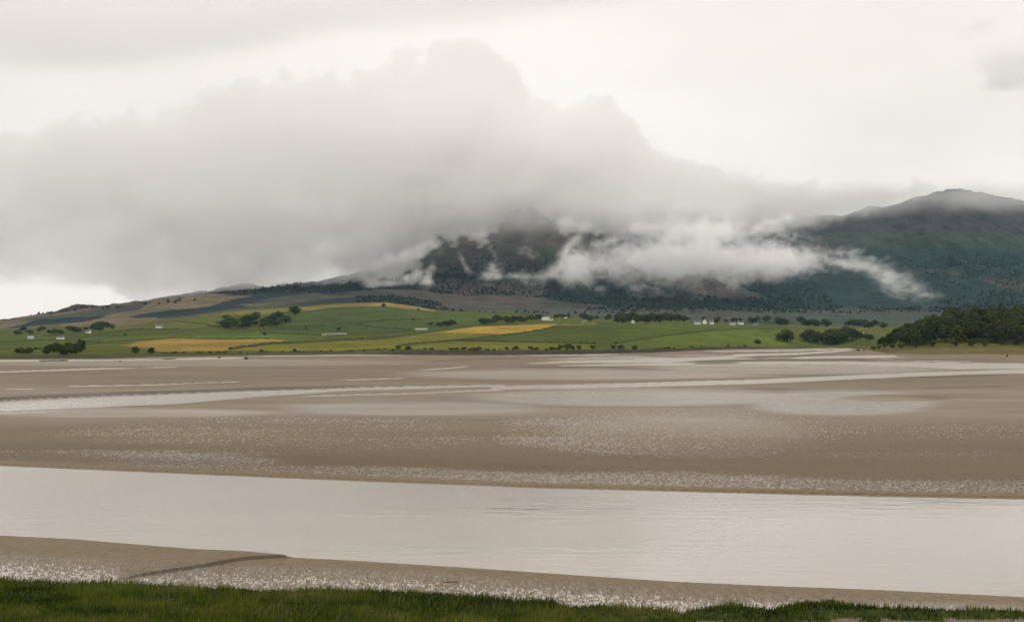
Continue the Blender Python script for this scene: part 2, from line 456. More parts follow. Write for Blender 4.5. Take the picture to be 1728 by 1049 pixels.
# smooth water film and half-drained flats
wetz = np.maximum.reduce([zone(1080, 672, 330, 18), 0.9 * zone(1420, 680, 190, 26), 0.8 * zone(180, 697, 330, 10), 0.55 * zone(700, 690, 260, 14),
                          0.9 * zone(1000, 632, 380, 12), 0.9 * zone(1350, 622, 330, 12), 0.55 * zone(300, 612, 500, 8), 0.6 * zone(1150, 735, 260, 45)])
silt_and_shade = np.zeros_like(px)
wet = np.clip(wet + 0.55 * wetz + 0.15 * streak2 * wetz, 0, 1)
wet = np.clip(wet + 0.30 * sstep(730, 690, pyw + 8 * streak) * sstep(640, 665, pyw) * (0.7 + 0.5 * streak2), 0, 1)
drain = np.maximum.reduce([zone(1180, 608, 330, 13), 0.9 * zone(1450, 612, 260, 14), 0.5 * zone(240, 606, 420, 5), 0.55 * zone(820, 612, 200, 9), 0.6 * zone(1180, 632, 330, 8), 0.5*zone(700,600,200,3)])
zm = zm - drain * (0.105 + 0.03 * streak - 0.09 * streak2 * 0.8)
# rippled sand with water standing in the troughs, near enough to see
near_rip = sstep(760, 785, pyw)
zm = np.where(py > 690, 0.105 + 0.02 * streak + 0.012 * rip_mid, zm)
spk = np.maximum.reduce([zone(1150, 730, 430, 60), 0.66 * zone(480, 735, 520, 55), 0.72 * zone(1500, 740, 400, 60)])
zm = zm - spk * (py > 690) * (0.048 - 0.046 * rip_mid - 0.03 * streak2)
far_edge = curve([(-500, 762), (0, 785), (300, 797), (600, 810), (900, 821.5), (1200, 829), (1500, 836), (1728, 840), (2200, 850)])
dist = far_edge(px) - pyw
spk2 = sstep(48, 22, dist + 8 * streak2) * sstep(2, 9, dist) * (py < 850) * np.interp(px, [0, 250, 500, 800, 1200, 1700], [0.58, 0.66, 0.66, 0.82, 0.94, 0.98])
zm = np.where((py > 760) & (py < 850), zm - spk2 * (0.085 - 0.055 * rip), zm)
holl = sstep(12, 0, np.abs(pyw - curve([(400, 776), (650, 778), (860, 788), (1200, 795)])(px))) * sstep(440, 540, px) * sstep(1150, 860, px)
zm = zm + 0.10 * holl; wet = wet * (1 - 0.8 * holl); silt_and_shade = np.maximum(silt_and_shade, 0.35 * holl)  # shade on the bank face painted into the mud
dk = sstep(700, 770, pyw + 10 * streak) * sstep(0, 14, dist) * (py < 850)
silt_and_shade = np.maximum(silt_and_shade, dk * np.interp(px, [0, 500, 1000, 1400, 1728], [0.42, 0.34, 0.20, 0.28, 0.34])); wet = wet * (1 - 0.6 * dk)  # darkening that comes with view angle, painted into the mud colour
# main channel
near_edge = curve([(-500, 880), (0, 905), (120, 911), (250, 922), (400, 934.5), (500, 943.5), (620, 950), (800, 962), (960, 973), (1140, 985.5), (1300, 993), (1500, 1000), (1728, 1011), (2200, 1030)])
# near bank: firm rim by the channel, rippled puddles behind it
nb = pyw - near_edge(px)
nearm = py > 890
rim = np.interp(px, [0, 250, 420, 520, 900, 1728], [26, 26, 14, 7, 5, 6])
pud = sstep(0, 1, (nb - rim) / 10 + 0.25 * streak2)
zb = 0.10 + 0.02 * streak - pud * (0.072 - 0.06 * rip - 0.012 * streak2) - 0.045 * sstep(4, 30, nb - rim) * np.interp(px, [0, 300, 900, 1728], [1.0, 0.8, 1.1, 1.0])
zm = np.where(nearm, zb, zm)
wet = np.where(nearm, 0.15 + 0.35 * pud, wet)
ck = curve([(200, 979), (250, 971), (330, 960), (420, 947), (500, 942.5), (560, 945)])(px)
cm = (px > 215) * (px < 520)
lobe = sstep(0.9, -0.9, pyw - ck) * sstep(190, 240, px) * sstep(520, 470, px) * sstep(34, 8, ck - pyw) * nearm
zm = zm + 0.09 * lobe
silt_and_shade = np.maximum(silt_and_shade, 0.85 * cm * sstep(2.4, 0.8, np.abs(pyw - ck - 0.3 + 0.8 * streak2)))  # dark wet mud and undercut shadow painted along the creek scarp
chan = sstep(-0.8, 0.8, pyw - far_edge(px)) * sstep(-0.8, 0.8, near_edge(px) - pyw)
zm = zm * (1 - chan) - 0.35 * chan
# middle channel running across the flats, with a low scarp along its far bank
mt = [(-500, 688), (0, 677), (100, 672.5), (200, 668), (330, 663.5), (420, 660), (520, 657.5), (600, 655)]
sc = curve(mt)(px) - pyw
zm = zm + 0.34 * sstep(-0.5, 2.2, sc) * sstep(11, 3, sc) * sstep(820, 480, px)
silt_and_shade = np.maximum(silt_and_shade, 0.8 * sstep(-0.4, 0.6, sc) * sstep(4.0, 2.0, sc) * sstep(760, 420, px))  # scarp face darkened: exposed mud plus painted shade
band([(-500, 688), (0, 677), (200, 668), (420, 660), (600, 655.5)], [(-500, 704), (0, 693), (150, 688), (300, 681), (420, 671), (520, 664), (600, 658)], soft=0.7)
band([(-500, 703), (0, 696), (150, 691), (330, 688)], [(-500, 705), (0, 698), (150, 692.4), (330, 688.6)], soft=0.8)
band([(560, 656), (700, 651.5), (860, 649)], [(560, 660), (700, 656), (860, 652.5)], soft=0.8)
band([(500, 669), (700, 662.5), (860, 656)], [(500, 671), (700, 664.5), (860, 659)], soft=0.8)
band([(820, 652), (1000, 648), (1130, 644.5), (1280, 640.5), (1450, 632.5), (1560, 628), (1640, 625.5), (1728, 623), (2200, 610)],
     [(820, 658), (1000, 655), (1130, 651.5), (1280, 647.5), (1450, 639), (1560, 634.5), (1640, 632), (1728, 630), (2200, 618)], soft=0.8)
# upper creeks
band([(880, 613.5), (960, 609), (1100, 606), (1280, 599)], [(880, 613.8), (960, 612), (1100, 611), (1280, 605)], soft=1.0)
band([(930, 616.4), (1040, 614.2), (1180, 612)], [(930, 617), (1040, 617), (1180, 614)], soft=0.9)
band([(1240, 611), (1422, 610), (1531, 612), (1728, 613), (2200, 610)], [(1240, 613), (1422, 613.5), (1531, 617), (1612, 623), (1728, 622), (2200, 620)], soft=0.8)
band([(1230, 598), (1341, 595.5), (1400, 592), (1447, 587.8)], [(1230, 602), (1341, 599), (1400, 595), (1447, 590)], soft=0.7)
band([(1180, 592.2), (1341, 590), (1447, 587)], [(1180, 594), (1341, 592.5), (1447, 589)], soft=0.7)
band([(1330, 603), (1420, 600), (1520, 599.5)], [(1330, 606), (1420, 604), (1520, 602.5)], soft=0.7)
band([(-500, 632), (0, 626.5), (221, 619.8), (330, 617.3)], [(-500, 635), (0, 628.7), (221, 621.6), (330, 618.6)], soft=0.6)
band([(100, 651.3), (247, 649), (344, 645.6), (440, 643.3), (598, 640), (690, 637.5)], [(100, 652.9), (247, 650.4), (344, 647), (440, 644.8), (598, 641.4), (690, 638.5)], soft=0.6)
band([(-300, 657), (70, 655.8)], [(-300, 659), (70, 657.2)], soft=0.6)
band([(650, 626.5), (751, 621), (800, 616)], [(650, 628), (751, 622.8), (800, 617.4)], soft=0.6)
band([(-300, 606.5), (60, 607.5), (200, 607), (330, 604), (420, 602.5)], [(-300, 609.5), (60, 610), (200, 608.4), (330, 606.4), (420, 604.6)], soft=0.7)
band([(400, 601), (560, 598.5), (700, 597.5)], [(400, 602.6), (560, 600), (700, 599)], soft=0.6)
band([(840, 600), (1060, 596.5)], [(840, 601.5), (1060, 598)], soft=0.6)
# low dry banks that show as darker bars
for top, h in ([(690, 612), (800, 606), (900, 604)], 0.30), ([(1150, 609.5), (1290, 607.5), (1430, 606.5), (1510, 608)], 0.35), ([(1500, 606), (1600, 607), (1728, 607)], 0.35), \
              ([(1240, 655.8), (1440, 659.5), (1540, 657)], 0.16), ([(1530, 656), (1640, 654), (1728, 652.5)], 0.16), ([(1500, 639.5), (1640, 635), (1728, 632)], 0.28), \
              ([(840, 618.8), (1000, 621), (1150, 624)], 0.2), ([(1200, 604.5), (1300, 601.5), (1420, 597.5)], 0.3):
    c = curve(top)(px); a, b = top[0][0], top[-1][0]
    silt_and_shade = np.maximum(silt_and_shade, 0.6 * sstep(1.8, 0.5, np.abs(pyw - c - 0.6)) * sstep(a - 5, a + 60, px) * sstep(b + 5, b - 60, px))  # bars darkened by mud tone and painted scarp shade
    zm = zm + h * sstep(2.6, 0.4, np.abs(pyw - c)) * sstep(a - 5, a + 60, px) * sstep(b + 5, b - 60, px)
# brown sand spit that curves into the wet hollow
sp = zone(1500, 673, 115, 8)
zm = zm + 0.05 * sp; wet = np.clip(wet - 0.5 * sp, 0, 1)
silt_and_shade = np.maximum(silt_and_shade, 0.42 * sstep(0.05, 0.6, streak + 0.4 * streak2) * (py < 690) * (1 - 0.7 * wetz)); wet = wet * (1 - 0.5 * silt_and_shade)
wet = np.clip(np.maximum(wet, 0.95 * sstep(0.06, 0.005, zm)), 0, 1)
zm = np.where(py > 1100, np.minimum(zm, 0.0), zm)
me = mesh_np("tidal_flat", np.stack([Xm, Ym, zm], -1).reshape(-1, 3), quads=grid_quads(*px.shape)[:, ::-1], mat=M_MUD)
set_val(me, "wet", wet); set_val(me, "silt_and_shade", silt_and_shade)
flat = link(bpy.data.objects.new("tidal_flat", me))
tag(flat, "brown rippled mudflat left bare by the tide", "mudflat", kind="structure")

wv = [(-2600, 15, 0), (2600, 15, 0), (2600, 3600, 0), (-2600, 3600, 0)]
water = link(bpy.data.objects.new("estuary_water", mesh_np("estuary_water", wv, quads=[(0, 1, 2, 3)], mat=M_WATER)))
tag(water, "silty grey tidal water lying in the channels and pools", "water", kind="structure")
gv = [(-12000, -3000, -4), (12000, -3000, -4), (12000, 13000, -4), (-12000, 13000, -4)]
gm = mat_plain("distant_ground", (0.10, 0.11, 0.06), scale=0.004)
ground = link(bpy.data.objects.new("ground", mesh_np("ground", gv, quads=[(0, 1, 2, 3)], mat=gm)))
tag(ground, "low green ground reaching to the horizon", "ground", kind="structure")

# ------------------------------------------------------------------ salt-marsh turf in front, with its blades
T_EDGE = curve([(-500, 962), (0, 968), (100, 971), (230, 974), (300, 978), (400, 982), (480, 985), (560, 985), (650, 988), (800, 993), (870, 1003), (900, 1001), (930, 1001),
                (965, 1006), (1000, 1009), (1050, 1011), (1100, 1013), (1150, 1019), (1200, 1011), (1230, 1009), (1260, 1013), (1300, 1018), (1330, 1011), (1360, 1004), (1400, 1003),
                (1430, 1008), (1480, 1014), (1520, 1013), (1560, 1015), (1590, 1018), (1640, 1015), (1700, 1017), (1728, 1019), (2200, 1030)])
def turf_z(X, Y):
    px = CX + X / Y * F_PX
    row = row_of(0.32, Y)
    d = row - T_EDGE(px) - 2.0 + 2.2 * fbm2(X / 0.8, Y / 0.8, 3, 203)
    h = sstep(-3, 5, d)
    right = sstep(900, 1180, px)
    gap = sstep(0.30, 0.02, np.abs(fbm2(X / 2.2, Y / 1.1, 3, 207) + 0.12)) * right * sstep(3, 8, d)
    far = sstep(1026, 1036, row + 5 * fbm2(X / 1.5, Y, 2, 209)) * sstep(1120, 1250, px) * sstep(1085, 1060, row)
    pool = np.exp(-((px - 975) / 32) ** 2 - ((row - 1012) / 3.5) ** 2)
    gully = sstep(6, 1, np.abs(row - 984 - 0.01 * px)) * sstep(420, 180, px)
    h = h * (1 - np.clip(0.75 * gap + far + 1.3 * pool, 0, 1))
    z = -0.25 + 0.47 * h - 0.17 * gully * h + 0.05 * h * fbm2(X / 1.6, Y / 1.6, 3, 211)
    return z, h
yt = np.concatenate([np.arange(36, 58, 0.12)])
xt = np.arange(-26, 26.01, 0.14)
XT, YT = np.meshgrid(xt, yt)
ZT, HT = turf_z(XT, YT)
me = mesh_np("turf_bank", np.stack([XT, YT, ZT], -1).reshape(-1, 3), quads=grid_quads(*XT.shape), mat=M_TURF)
turf = link(bpy.data.objects.new("salt_marsh_ground", me))
tag(turf, "dark green salt-marsh turf bank along the near shore", "turf", kind="structure")
nv = [(-60, -30, 6.6), (60, -30, 6.6), (60, 4, 6.4), (-60, 4, 6.4), (60, 20, 2.0), (-60, 20, 2.0), (60, 36.2, 0.15), (-60, 36.2, 0.15)]
me = mesh_np("near_slope", nv, quads=[(0, 1, 2, 3), (3, 2, 4, 5), (5, 4, 6, 7)], mat=M_TURF)
tag(link(bpy.data.objects.new("shore_ground", me)), "grass slope of the near shore below the viewer", "ground", kind="structure")

def blades(n, hmin, hmax, w, keep, seed, yr=(37.5, 56)):
    r = np.random.default_rng(seed)
    Y = r.uniform(yr[0], yr[1], n); X = r.uniform(-0.37, 0.37, n) * Y
    z, h = turf_z(X, Y)
    ok = keep(X, Y, h, r)
    X, Y, z, h = X[ok], Y[ok], z[ok], h[ok]
    m = len(X)
    patch = fbm2(X / 1.3, Y / 1.3, 3, 303)
    H = (hmin + (hmax - hmin) * r.random(m) ** 1.6) * (1 + 0.45 * patch) * (0.45 + 0.55 * h)
    a = r.uniform(0, 2 * math.pi, m); lean = r.uniform(0.1, 0.6, m) * H
    la = r.normal(0.6, 0.9, m)
    wd = w * r.uniform(0.7, 1.4, m)
    dx, dy = np.cos(a) * wd / 2, np.sin(a) * wd / 2
    lx, ly = np.cos(la) * lean, np.sin(la) * lean
    v = np.empty((m, 5, 3), np.float32)
    v[:, 0] = np.stack([X - dx, Y - dy, z - 0.02], 1); v[:, 1] = np.stack([X + dx, Y + dy, z - 0.02], 1)
    v[:, 2] = np.stack([X + lx * .35 + dx * .7, Y + ly * .35 + dy * .7, z + H * .6], 1)
    v[:, 3] = np.stack([X + lx * .35 - dx * .7, Y + ly * .35 - dy * .7, z + H * .6], 1)
    v[:, 4] = np.stack([X + lx, Y + ly, z + H], 1)
    b = np.arange(m)[:, None] * 5
    tri = np.concatenate([b + np.array([[0, 1, 2]]), b + np.array([[0, 2, 3]]), b + np.array([[3, 2, 4]])], 0)
    big = fbm2(X / 4, Y / 2, 3, 307)
    tint = np.clip(0.42 + 0.45 * patch + 0.45 * big + r.normal(0, 0.2, m), 0, 1)
    return v.reshape(-1, 3), tri, np.repeat(tint, 5)
M_GRASS = mat_blade("marsh_grass", (0.013, 0.026, 0.002), (0.088, 0.112, 0.010))
M_SEED = mat_blade("grass_seed_stems", (0.05, 0.065, 0.02), (0.15, 0.14, 0.06))
v, tri, tint = blades(200000, 0.06, 0.24, 0.022, lambda X, Y, h, r: h > 0.35 + 0.3 * r.random(len(X)), 11)
me = mesh_np("marsh_grass", v, tris=tri, mat=M_GRASS, smooth=False); set_val(me, "tint", tint)
tag(link(bpy.data.objects.new("marsh_grass", me)), "short dark green grass covering the turf bank in front", "grass", kind="stuff")
v, tri, tint = blades(60000, 0.18, 0.42, 0.014, lambda X, Y, h, r: (h > 0.6) & (r.random(len(X)) < 0.5 * sstep(0.0, 0.5, fbm2(X / 2.5, Y / 1.5, 3, 311) + 0.1) *
              sstep(380, 520, CX + X / Y * F_PX) * sstep(960, 820, CX + X / Y * F_PX) + 0.015), 12)
me = mesh_np("tall_grass", v, tris=tri, mat=M_SEED, smooth=False); set_val(me, "tint", tint)
tag(link(bpy.data.objects.new("tall_grass", me)), "taller seeding grass stems standing up along the turf edge", "grass", kind="stuff")

# ------------------------------------------------------------------ trees and shrubs
M_BARK = mat_plain("bark", (0.055, 0.045, 0.036), 0.95, 0.3, 1.5, 0.05)
M_LEAF = mat_leaf("broadleaf_foliage", (0.026, 0.042, 0.018), (0.072, 0.098, 0.036))
M_LEAFB = mat_leaf("shrub_foliage", (0.034, 0.046, 0.020), (0.090, 0.105, 0.044))
M_NEEDLE = mat_leaf("conifer_foliage", (0.018, 0.030, 0.020), (0.042, 0.060, 0.036))
M_FAR = mat_leaf("hill_forest_foliage", (0.034, 0.046, 0.044), (0.060, 0.074, 0.062))
M_GORSE = mat_leaf("gorse_foliage", (0.036, 0.044, 0.016), (0.105, 0.100, 0.035))

def leaves_mesh(name, pts, size, r, mat, flat=0.0):
    n = len(pts)
    d = r.normal(0, 1, (n, 3)); d[:, 2] += flat; d /= np.linalg.norm(d, axis=1)[:, None]
    e = np.cross(d, r.normal(0, 1, (n, 3))); e /= np.linalg.norm(e, axis=1)[:, None]
    f = np.cross(d, e)
    s = size * r.uniform(0.6, 1.35, (n, 1))
    v = np.empty((n, 4, 3), np.float32)
    v[:, 0] = pts - e * s; v[:, 1] = pts - f * s * 0.7; v[:, 2] = pts + e * s; v[:, 3] = pts + f * s * 0.7
    me = mesh_np(name, v.reshape(-1, 3), quads=np.arange(n * 4).reshape(-1, 4), mat=mat, smooth=False)
    set_val(me, "tint", np.repeat(np.clip(r.normal(0.5, 0.24, n), 0, 1), 4))
    return me
def limb(bm, p0, p1, r0, r1, seg=6):
    p0, p1 = np.array(p0, float), np.array(p1, float)
    d = (p1 - p0) / np.linalg.norm(p1 - p0)
    u = np.cross(d, [0.3, 0.9, 0.2]); u /= np.linalg.norm(u); w = np.cross(d, u)
    rings = []
    for p, rr in ((p0, r0), (p1, r1)):
        rings.append([bm.verts.new(p + (u * math.cos(2 * math.pi * k / seg) + w * math.sin(2 * math.pi * k / seg)) * rr) for k in range(seg)])
    for k in range(seg):
        bm.faces.new((rings[0][k], rings[0][(k + 1) % seg], rings[1][(k + 1) % seg], rings[1][k]))
def tree_proto(kind, seed):
    """unit tree, 1 m tall: (trunk mesh, crown mesh)"""
    r = np.random.default_rng(seed)
    bm = bmesh.new()
    if kind == "broad":
        limb(bm, (0, 0, -0.05), (0.01, 0, 0.34), 0.035, 0.022)
        lobes = []
        for k in range(13):
            a = k * 2.4 + r.uniform(-.4, .4); q = r.uniform(0.12, 0.30); zc = r.uniform(0.22, 0.80)
            q *= 1.15 - abs(zc - 0.52)
            c = np.array([math.cos(a) * q, math.sin(a) * q, zc])
            lobes.append((c, r.uniform(0.13, 0.21)))
            limb(bm, (0.01, 0, 0.14 + 0.015 * k), c, 0.014, 0.004, 5)
        limb(bm, (0.01, 0, 0.34), (0.0, 0.02, 0.75), 0.022, 0.005)
        lobes += [(np.array([0.0, 0.0, 0.82]), 0.17), (np.array([0, 0, 0.55]), 0.25)]
        pts = []
        for c, s in lobes:
            n = int(620 * s)
            d = r.normal(0, 1, (n, 3)); d /= np.linalg.norm(d, axis=1)[:, None]
            pts.append(c + d * s * (r.random((n, 1)) ** 0.45) * np.array([1, 1, 0.82]))
        pts = np.concatenate(pts)
        pts = pts[pts[:, 2] > 0.04]
        crown = leaves_mesh("crown", pts, 0.036, r, M_LEAF, 0.4)
    elif kind == "conifer":
        limb(bm, (0, 0, -0.05), (0, 0, 0.97), 0.028, 0.004)
        pts = []
        for k in range(17):
            zc = 0.10 + 0.88 * k / 16; rad = 0.20 * (1 - k / 17) ** 0.85 + 0.012
            for j in range(max(4, int(26 * rad / 0.2))):
                a = r.uniform(0, 6.283)
                if j < 5: limb(bm, (0, 0, zc), (math.cos(a) * rad * .8, math.sin(a) * rad * .8, zc - rad * .25), 0.005, 0.002, 4)
                for t_ in (0.45, 0.75, 1.0):
                    q = rad * t_ * r.uniform(0.75, 1.1)
                    pts.append((math.cos(a) * q, math.sin(a) * q, zc - q * 0.3 + r.normal(0, 0.012)))
        crown = leaves_mesh("crown", np.array(pts), 0.026, r, M_NEEDLE, 0.6)
    else:
        mat = M_LEAFB if kind == "shrub" else M_GORSE
        pts = []
        for k in range(6):
            a = k * 1.1 + r.uniform(0, 1); c = np.array([math.cos(a) * r.uniform(.15, .55), math.sin(a) * r.uniform(.15, .4), r.uniform(0.3, 0.66)])
            limb(bm, (0.05 * math.cos(a), 0.05 * math.sin(a), -0.08), c, 0.03, 0.01, 5)
            s = r.uniform(0.22, 0.36); n = 62
            d = r.normal(0, 1, (n, 3)); d /= np.linalg.norm(d, axis=1)[:, None]
            pts.append(c + d * s * (r.random((n, 1)) ** 0.5))
        pts = np.concatenate(pts); pts = pts[pts[:, 2] > -0.03]
        crown = leaves_mesh("crown", pts, 0.085, r, mat, 0.3)
    tm = bpy.data.meshes.new("trunk"); bm.to_mesh(tm); bm.free(); tm.materials.append(M_BARK)
    return tm, crown
PROTO = {"broad": [tree_proto("broad", s) for s in (1, 2, 3, 4, 5)], "conifer": [tree_proto("conifer", s) for s in (6, 7)],
         "shrub": [tree_proto("shrub", s) for s in (8, 9, 10)], "gorse": [tree_proto("gorse", s) for s in (11, 12)]}
NAME = {"broad": "broadleaf_tree", "conifer": "conifer_tree", "shrub": "shrub", "gorse": "gorse_bush"}
CAT = {"broad": "tree", "conifer": "tree", "shrub": "shrub", "gorse": "bush"}
def plant(kind, x, Y, h, label, group=None, wide=1.0, dz=0.0):
    z = float(land_z(np.array([x]), np.array([Y]))[0])
    o = empty(NAME[kind], (float(x_at(x, Y)), Y, z - 0.15 + dz), random.uniform(0, 6.28))
    s = h * wide
    o.scale = (s, s, h)
    tm, cm_ = random.choice(PROTO[kind])
    a = link(bpy.data.objects.new("trunk" if kind in ("broad", "conifer") else "stems", tm), o)
    b = link(bpy.data.objects.new("crown", cm_), o)
    tag(o, label, CAT[kind], group)
    return o
_scan = np.arange(700, 6500, 6.0)
def dist_at(x, row):
    """distance at which the visible ground shows at photograph row `row` in column x"""
    rr = row_of(land_z(np.full_like(_scan, x), _scan), _scan)
    rr = np.minimum.accumulate(rr)
    ok = np.nonzero((rr <= row) & (_scan > SHORE(x) + 5))[0]
    return float(_scan[ok[0]]) if len(ok) else 4000.0
def grove(kind, spec, label, group, n, hpx, wide=1.15, seed=0, mix=None):
    """spec: polygon in columns and ground rows; n plants spread over it, hpx their height in pixels"""
    r = random.Random(seed)
    xs = [p[0] for p in spec]; ys = [p[1] for p in spec]
    k = 0; tries = 0; pts = []
    best = 0
    while k < n and tries < 6000:
        tries += 1
        x, y = r.uniform(min(xs), max(xs)), r.uniform(min(ys), max(ys))
        if not in_poly(np.array([x]), np.array([y]), spec)[0]: continue
        if any(abs(x - a) < 3.0 and abs(y - b) < 1.2 for a, b in pts) and tries < 5000: continue
        pts.append((x, y)); k += 1
        Y = dist_at(x, y)
        h = r.uniform(*hpx) / F_PX * Y
        kd = kind if mix is None or r.random() > mix[1] else mix[0]
        plant(kd, x, Y, h, label if kd == kind else label.replace("broadleaf tree", "pointed conifer").replace("tree", "conifer", 0), group, wide * r.uniform(0.85, 1.2) * (0.8 if kd == "conifer" else 1))

# dark wood on the headland
r = random.Random(3)
hw = []
tries = 0
while len(hw) < 125 and tries < 8000:
    tries += 1
    x, Y = r.uniform(1478, 1772), r.uniform(1180, 1395)
    front = np.interp(x, [1470, 1500, 1540, 1960], [1460, 1290, 1205, 1185])
    if Y < front: continue
    X = x_at(x, Y)
    if any((X - a) ** 2 + (Y - b) ** 2 < 6.0 ** 2 for a, b in hw): continue
    hw.append((X, Y))
    h = r.uniform(12, 16.5) * np.interp(x, [1470, 1500, 1540], [0.5, 0.8, 1.0])
    if Y < front + 8: h *= 0.78
    plant("broad", x, Y, h, "dark broadleaf tree in the dense wood on the headland", "trees of the headland wood", r.uniform(1.05, 1.35))
for x, Y, h in [(1474, 1420, 4.5), (1484, 1330, 4.0), (1493, 1270, 4.6), (1506, 1225, 4.2), (1521, 1200, 5.2), (1545, 1188, 4.4), (1575, 1180, 5.0), (1612, 1176, 5.6), (1640, 1172, 6.5), (1662, 1170, 4.4), (1690, 1172, 5.0), (1715, 1174, 5.4)]:
    plant("shrub", x, Y, h, "low green shrub along the foot of the headland wood", "shrubs at the foot of the headland wood", 0.95)
# groves, read off the photograph
grove("broad", [(368, 553), (380, 541), (440, 536), (470, 531), (486, 532), (486, 546), (470, 554), (400, 556)], "dark tree in the wood above the lower barley field", "wood above the lower barley field", 30, (9, 14), 1.9, 21)
grove("broad", [(490, 528), (504, 528), (504, 533), (490, 533)], "tree standing clear of the wood at its upper corner", "trees at the upper corner of the wood", 4, (10, 14), 1.1, 22)
grove("broad", [(718, 553), (766, 551), (766, 547), (718, 549)], "tree in the small clump beside the long pale shed", "clump beside the long pale shed", 9, (7, 11), 1.6, 23)
grove("broad", [(806, 550), (912, 545), (912, 538), (806, 543)], "tree in the belt behind the golden field", "tree belt behind the golden field", 16, (8, 12), 1.9, 24)
grove("broad", [(1040, 546), (1171, 546), (1171, 540), (1040, 541)], "tree in the dense dark grove on the green rise", "grove on the green rise", 26, (13, 17), 1.6, 25)
grove("broad", [(1322, 579), (1440, 580), (1440, 573), (1322, 571)], "tree in the grove beside the white house near the bay", "grove near the bay", 22, (16, 25), 1.4, 26)
grove("broad", [(1442, 574), (1472, 577), (1472, 570), (1442, 567)], "small tree between the white house and the headland wood", "small trees between house and headland", 7, (9, 14), 1.15, 27)
grove("broad", [(1290, 549), (1500, 556), (1500, 549), (1290, 543)], "tree in the wooded strip at the foot of the hill", "wooded strip at the foot of the hill", 26, (9, 14), 1.7, 28)
grove("broad", [(80, 600), (145, 600), (145, 592), (80, 592)], "tree in the thicket on the shore at far left", "shore thicket at far left", 12, (12, 20), 1.5, 29)
grove("broad", [(132, 598), (143, 598), (143, 594), (132, 594)], "taller tree at the end of the shore thicket", "taller trees ending the shore thicket", 2, (24, 27), 0.8, 30)
grove("broad", [(158, 561), (192, 559), (192, 553), (158, 555)], "dark tree in the clump below the left ridge", "clump below the left ridge", 8, (10, 15), 1.2, 31)
grove("broad", [(30, 566), (150, 564), (150, 556), (30, 558)], "tree in the loose belt around the far left farms", "tree belt around the left farms", 15, (7, 10), 2.0, 32)
grove("broad", [(925, 541), (1035, 543), (1035, 537), (925, 535)], "tree around the white farmhouses behind the golden field", "trees around the white farmhouses", 12, (8, 12), 1.5, 33)
grove("broad", [(1178, 546), (1290, 549), (1290, 543), (1178, 541)], "tree among the row of white cottages", "trees among the white cottages", 11, (7, 12), 1.2, 34)
grove("broad", [(60, 534), (330, 509), (330, 506), (60, 531)], "small tree on the skyline of the left ridge", "trees on the left ridge", 12, (4, 7), 1.4, 35)
grove("broad", [(30, 598), (80, 599), (80, 594), (30, 594)], "bushy tree on the shore beside the left edge", "bushy trees at the left edge", 6, (9, 13), 1.3, 36)
for x, y, h, lab in [(647, 519, 8, "lone round tree on the tan strip below the cloud"), (706, 525, 5, "small lone tree at the end of the tan strip"), (516, 556, 5, "small tree in the upper pasture, first left of the caravans"),
                     (572, 559, 8, "lone tree directly above the row of caravans"), (447, 566, 7, "hedge tree below the dark wood"), (212, 567, 5, "tiny lone tree in the pasture below the white cottage"),
                     (1278, 582, 11, "round lone tree near the bay, left of the grove"), (697, 541, 5, "small tree beside the long pale shed, left of the clump"),
                     (229, 598, 15, "larger of two round trees on the shore"), (255, 598, 13, "smaller of two round trees on the shore")]:
    Y = dist_at(x, y); plant("broad", x, Y, h / F_PX * Y, lab, None, 1.3)
r = random.Random(9)
for k in range(96):      # scrub along the far shore bank
    x = r.uniform(270, 1260)
    if 960 < x < 1010 and r.random() < .5: continue
    Y = float(SHORE(x)) + r.uniform(34, 95)
    hp = r.uniform(2.2, 5.0) + (4.0 * r.random() if 660 < x < 1080 else 0)
    kd = "shrub" if r.random() < .7 else "gorse"
    plant(kd, x, Y, hp / F_PX * Y, "small dark shrub on the bank of the far shore" if kd == "shrub" else "small yellowish bush on the bank of the far shore",
          "scrub along the far shore bank", 1.1)
for x, h in [(945, 11), (957, 13), (966, 10), (976, 9), (1000, 9), (1035, 9), (1070, 8), (296 * 1.0, 6), (497, 8), (690, 8)]:
    Y = float(SHORE(x)) + 60
    plant("shrub", x, Y, h / F_PX * Y, "tall dark shrub standing out of the far shore scrub", "tall shrubs on the far shore", 0.95)

# forest and scattered scrub far up the hill, beyond counting
r = np.random.default_rng(55)
nt = 60000
fx, fY = r.uniform(-100, 1830, nt), r.uniform(3420, 6300, nt)
fX = x_at(fx, fY); fz = land_z(fx, fY); frow = row_of(fz, fY)
con = fbm2(fX / 300, fY / 420, 3, 72) - 0.12 + 0.2 * sstep(470, 520, frow)
clump = fbm2(fX / 70, fY / 90, 3, 905)
prob = 0.75 * sstep(0.02, 0.14, con) * sstep(410, 460, frow) + 0.14 * sstep(1260, 1400, fx) * sstep(400, 440, frow) * sstep(0.0, 0.3, clump)
prob = prob + 0.3 * sstep(3900, 3500, fY) * sstep(740, 900, fx) * sstep(0.0, 0.4, clump)
prob = prob * np.where(prob > 0.3, 1.0, 0.03) * np.where((fx < 600) & (fY < 4300), 0.0, 1.0)
prob = prob * np.where(fx > 740, sstep(532, 518, frow), 1.0)
ok = r.random(nt) < 0.5 * prob
fX, fY, fz = fX[ok], fY[ok], fz[ok]
m = len(fX); kq = 7
hh = r.uniform(4, 9.5, m)[:, None]
tq = np.tile(np.linspace(0.12, 1.0, kq), (m, 1))
rad = hh * 0.42 * (1.12 - tq)
a = r.uniform(0, 6.283, (m, kq))
cp = np.stack([fX[:, None] + np.cos(a) * rad * .5, fY[:, None] + np.sin(a) * rad * .5, fz[:, None] + hh * tq * .92], -1).reshape(-1, 3)
sz = (rad * 1.05 + 0.5).reshape(-1, 1)
d = r.normal(0, 1, (m * kq, 3)); d[:, 1] -= 0.8; d /= np.linalg.norm(d, axis=1)[:, None]
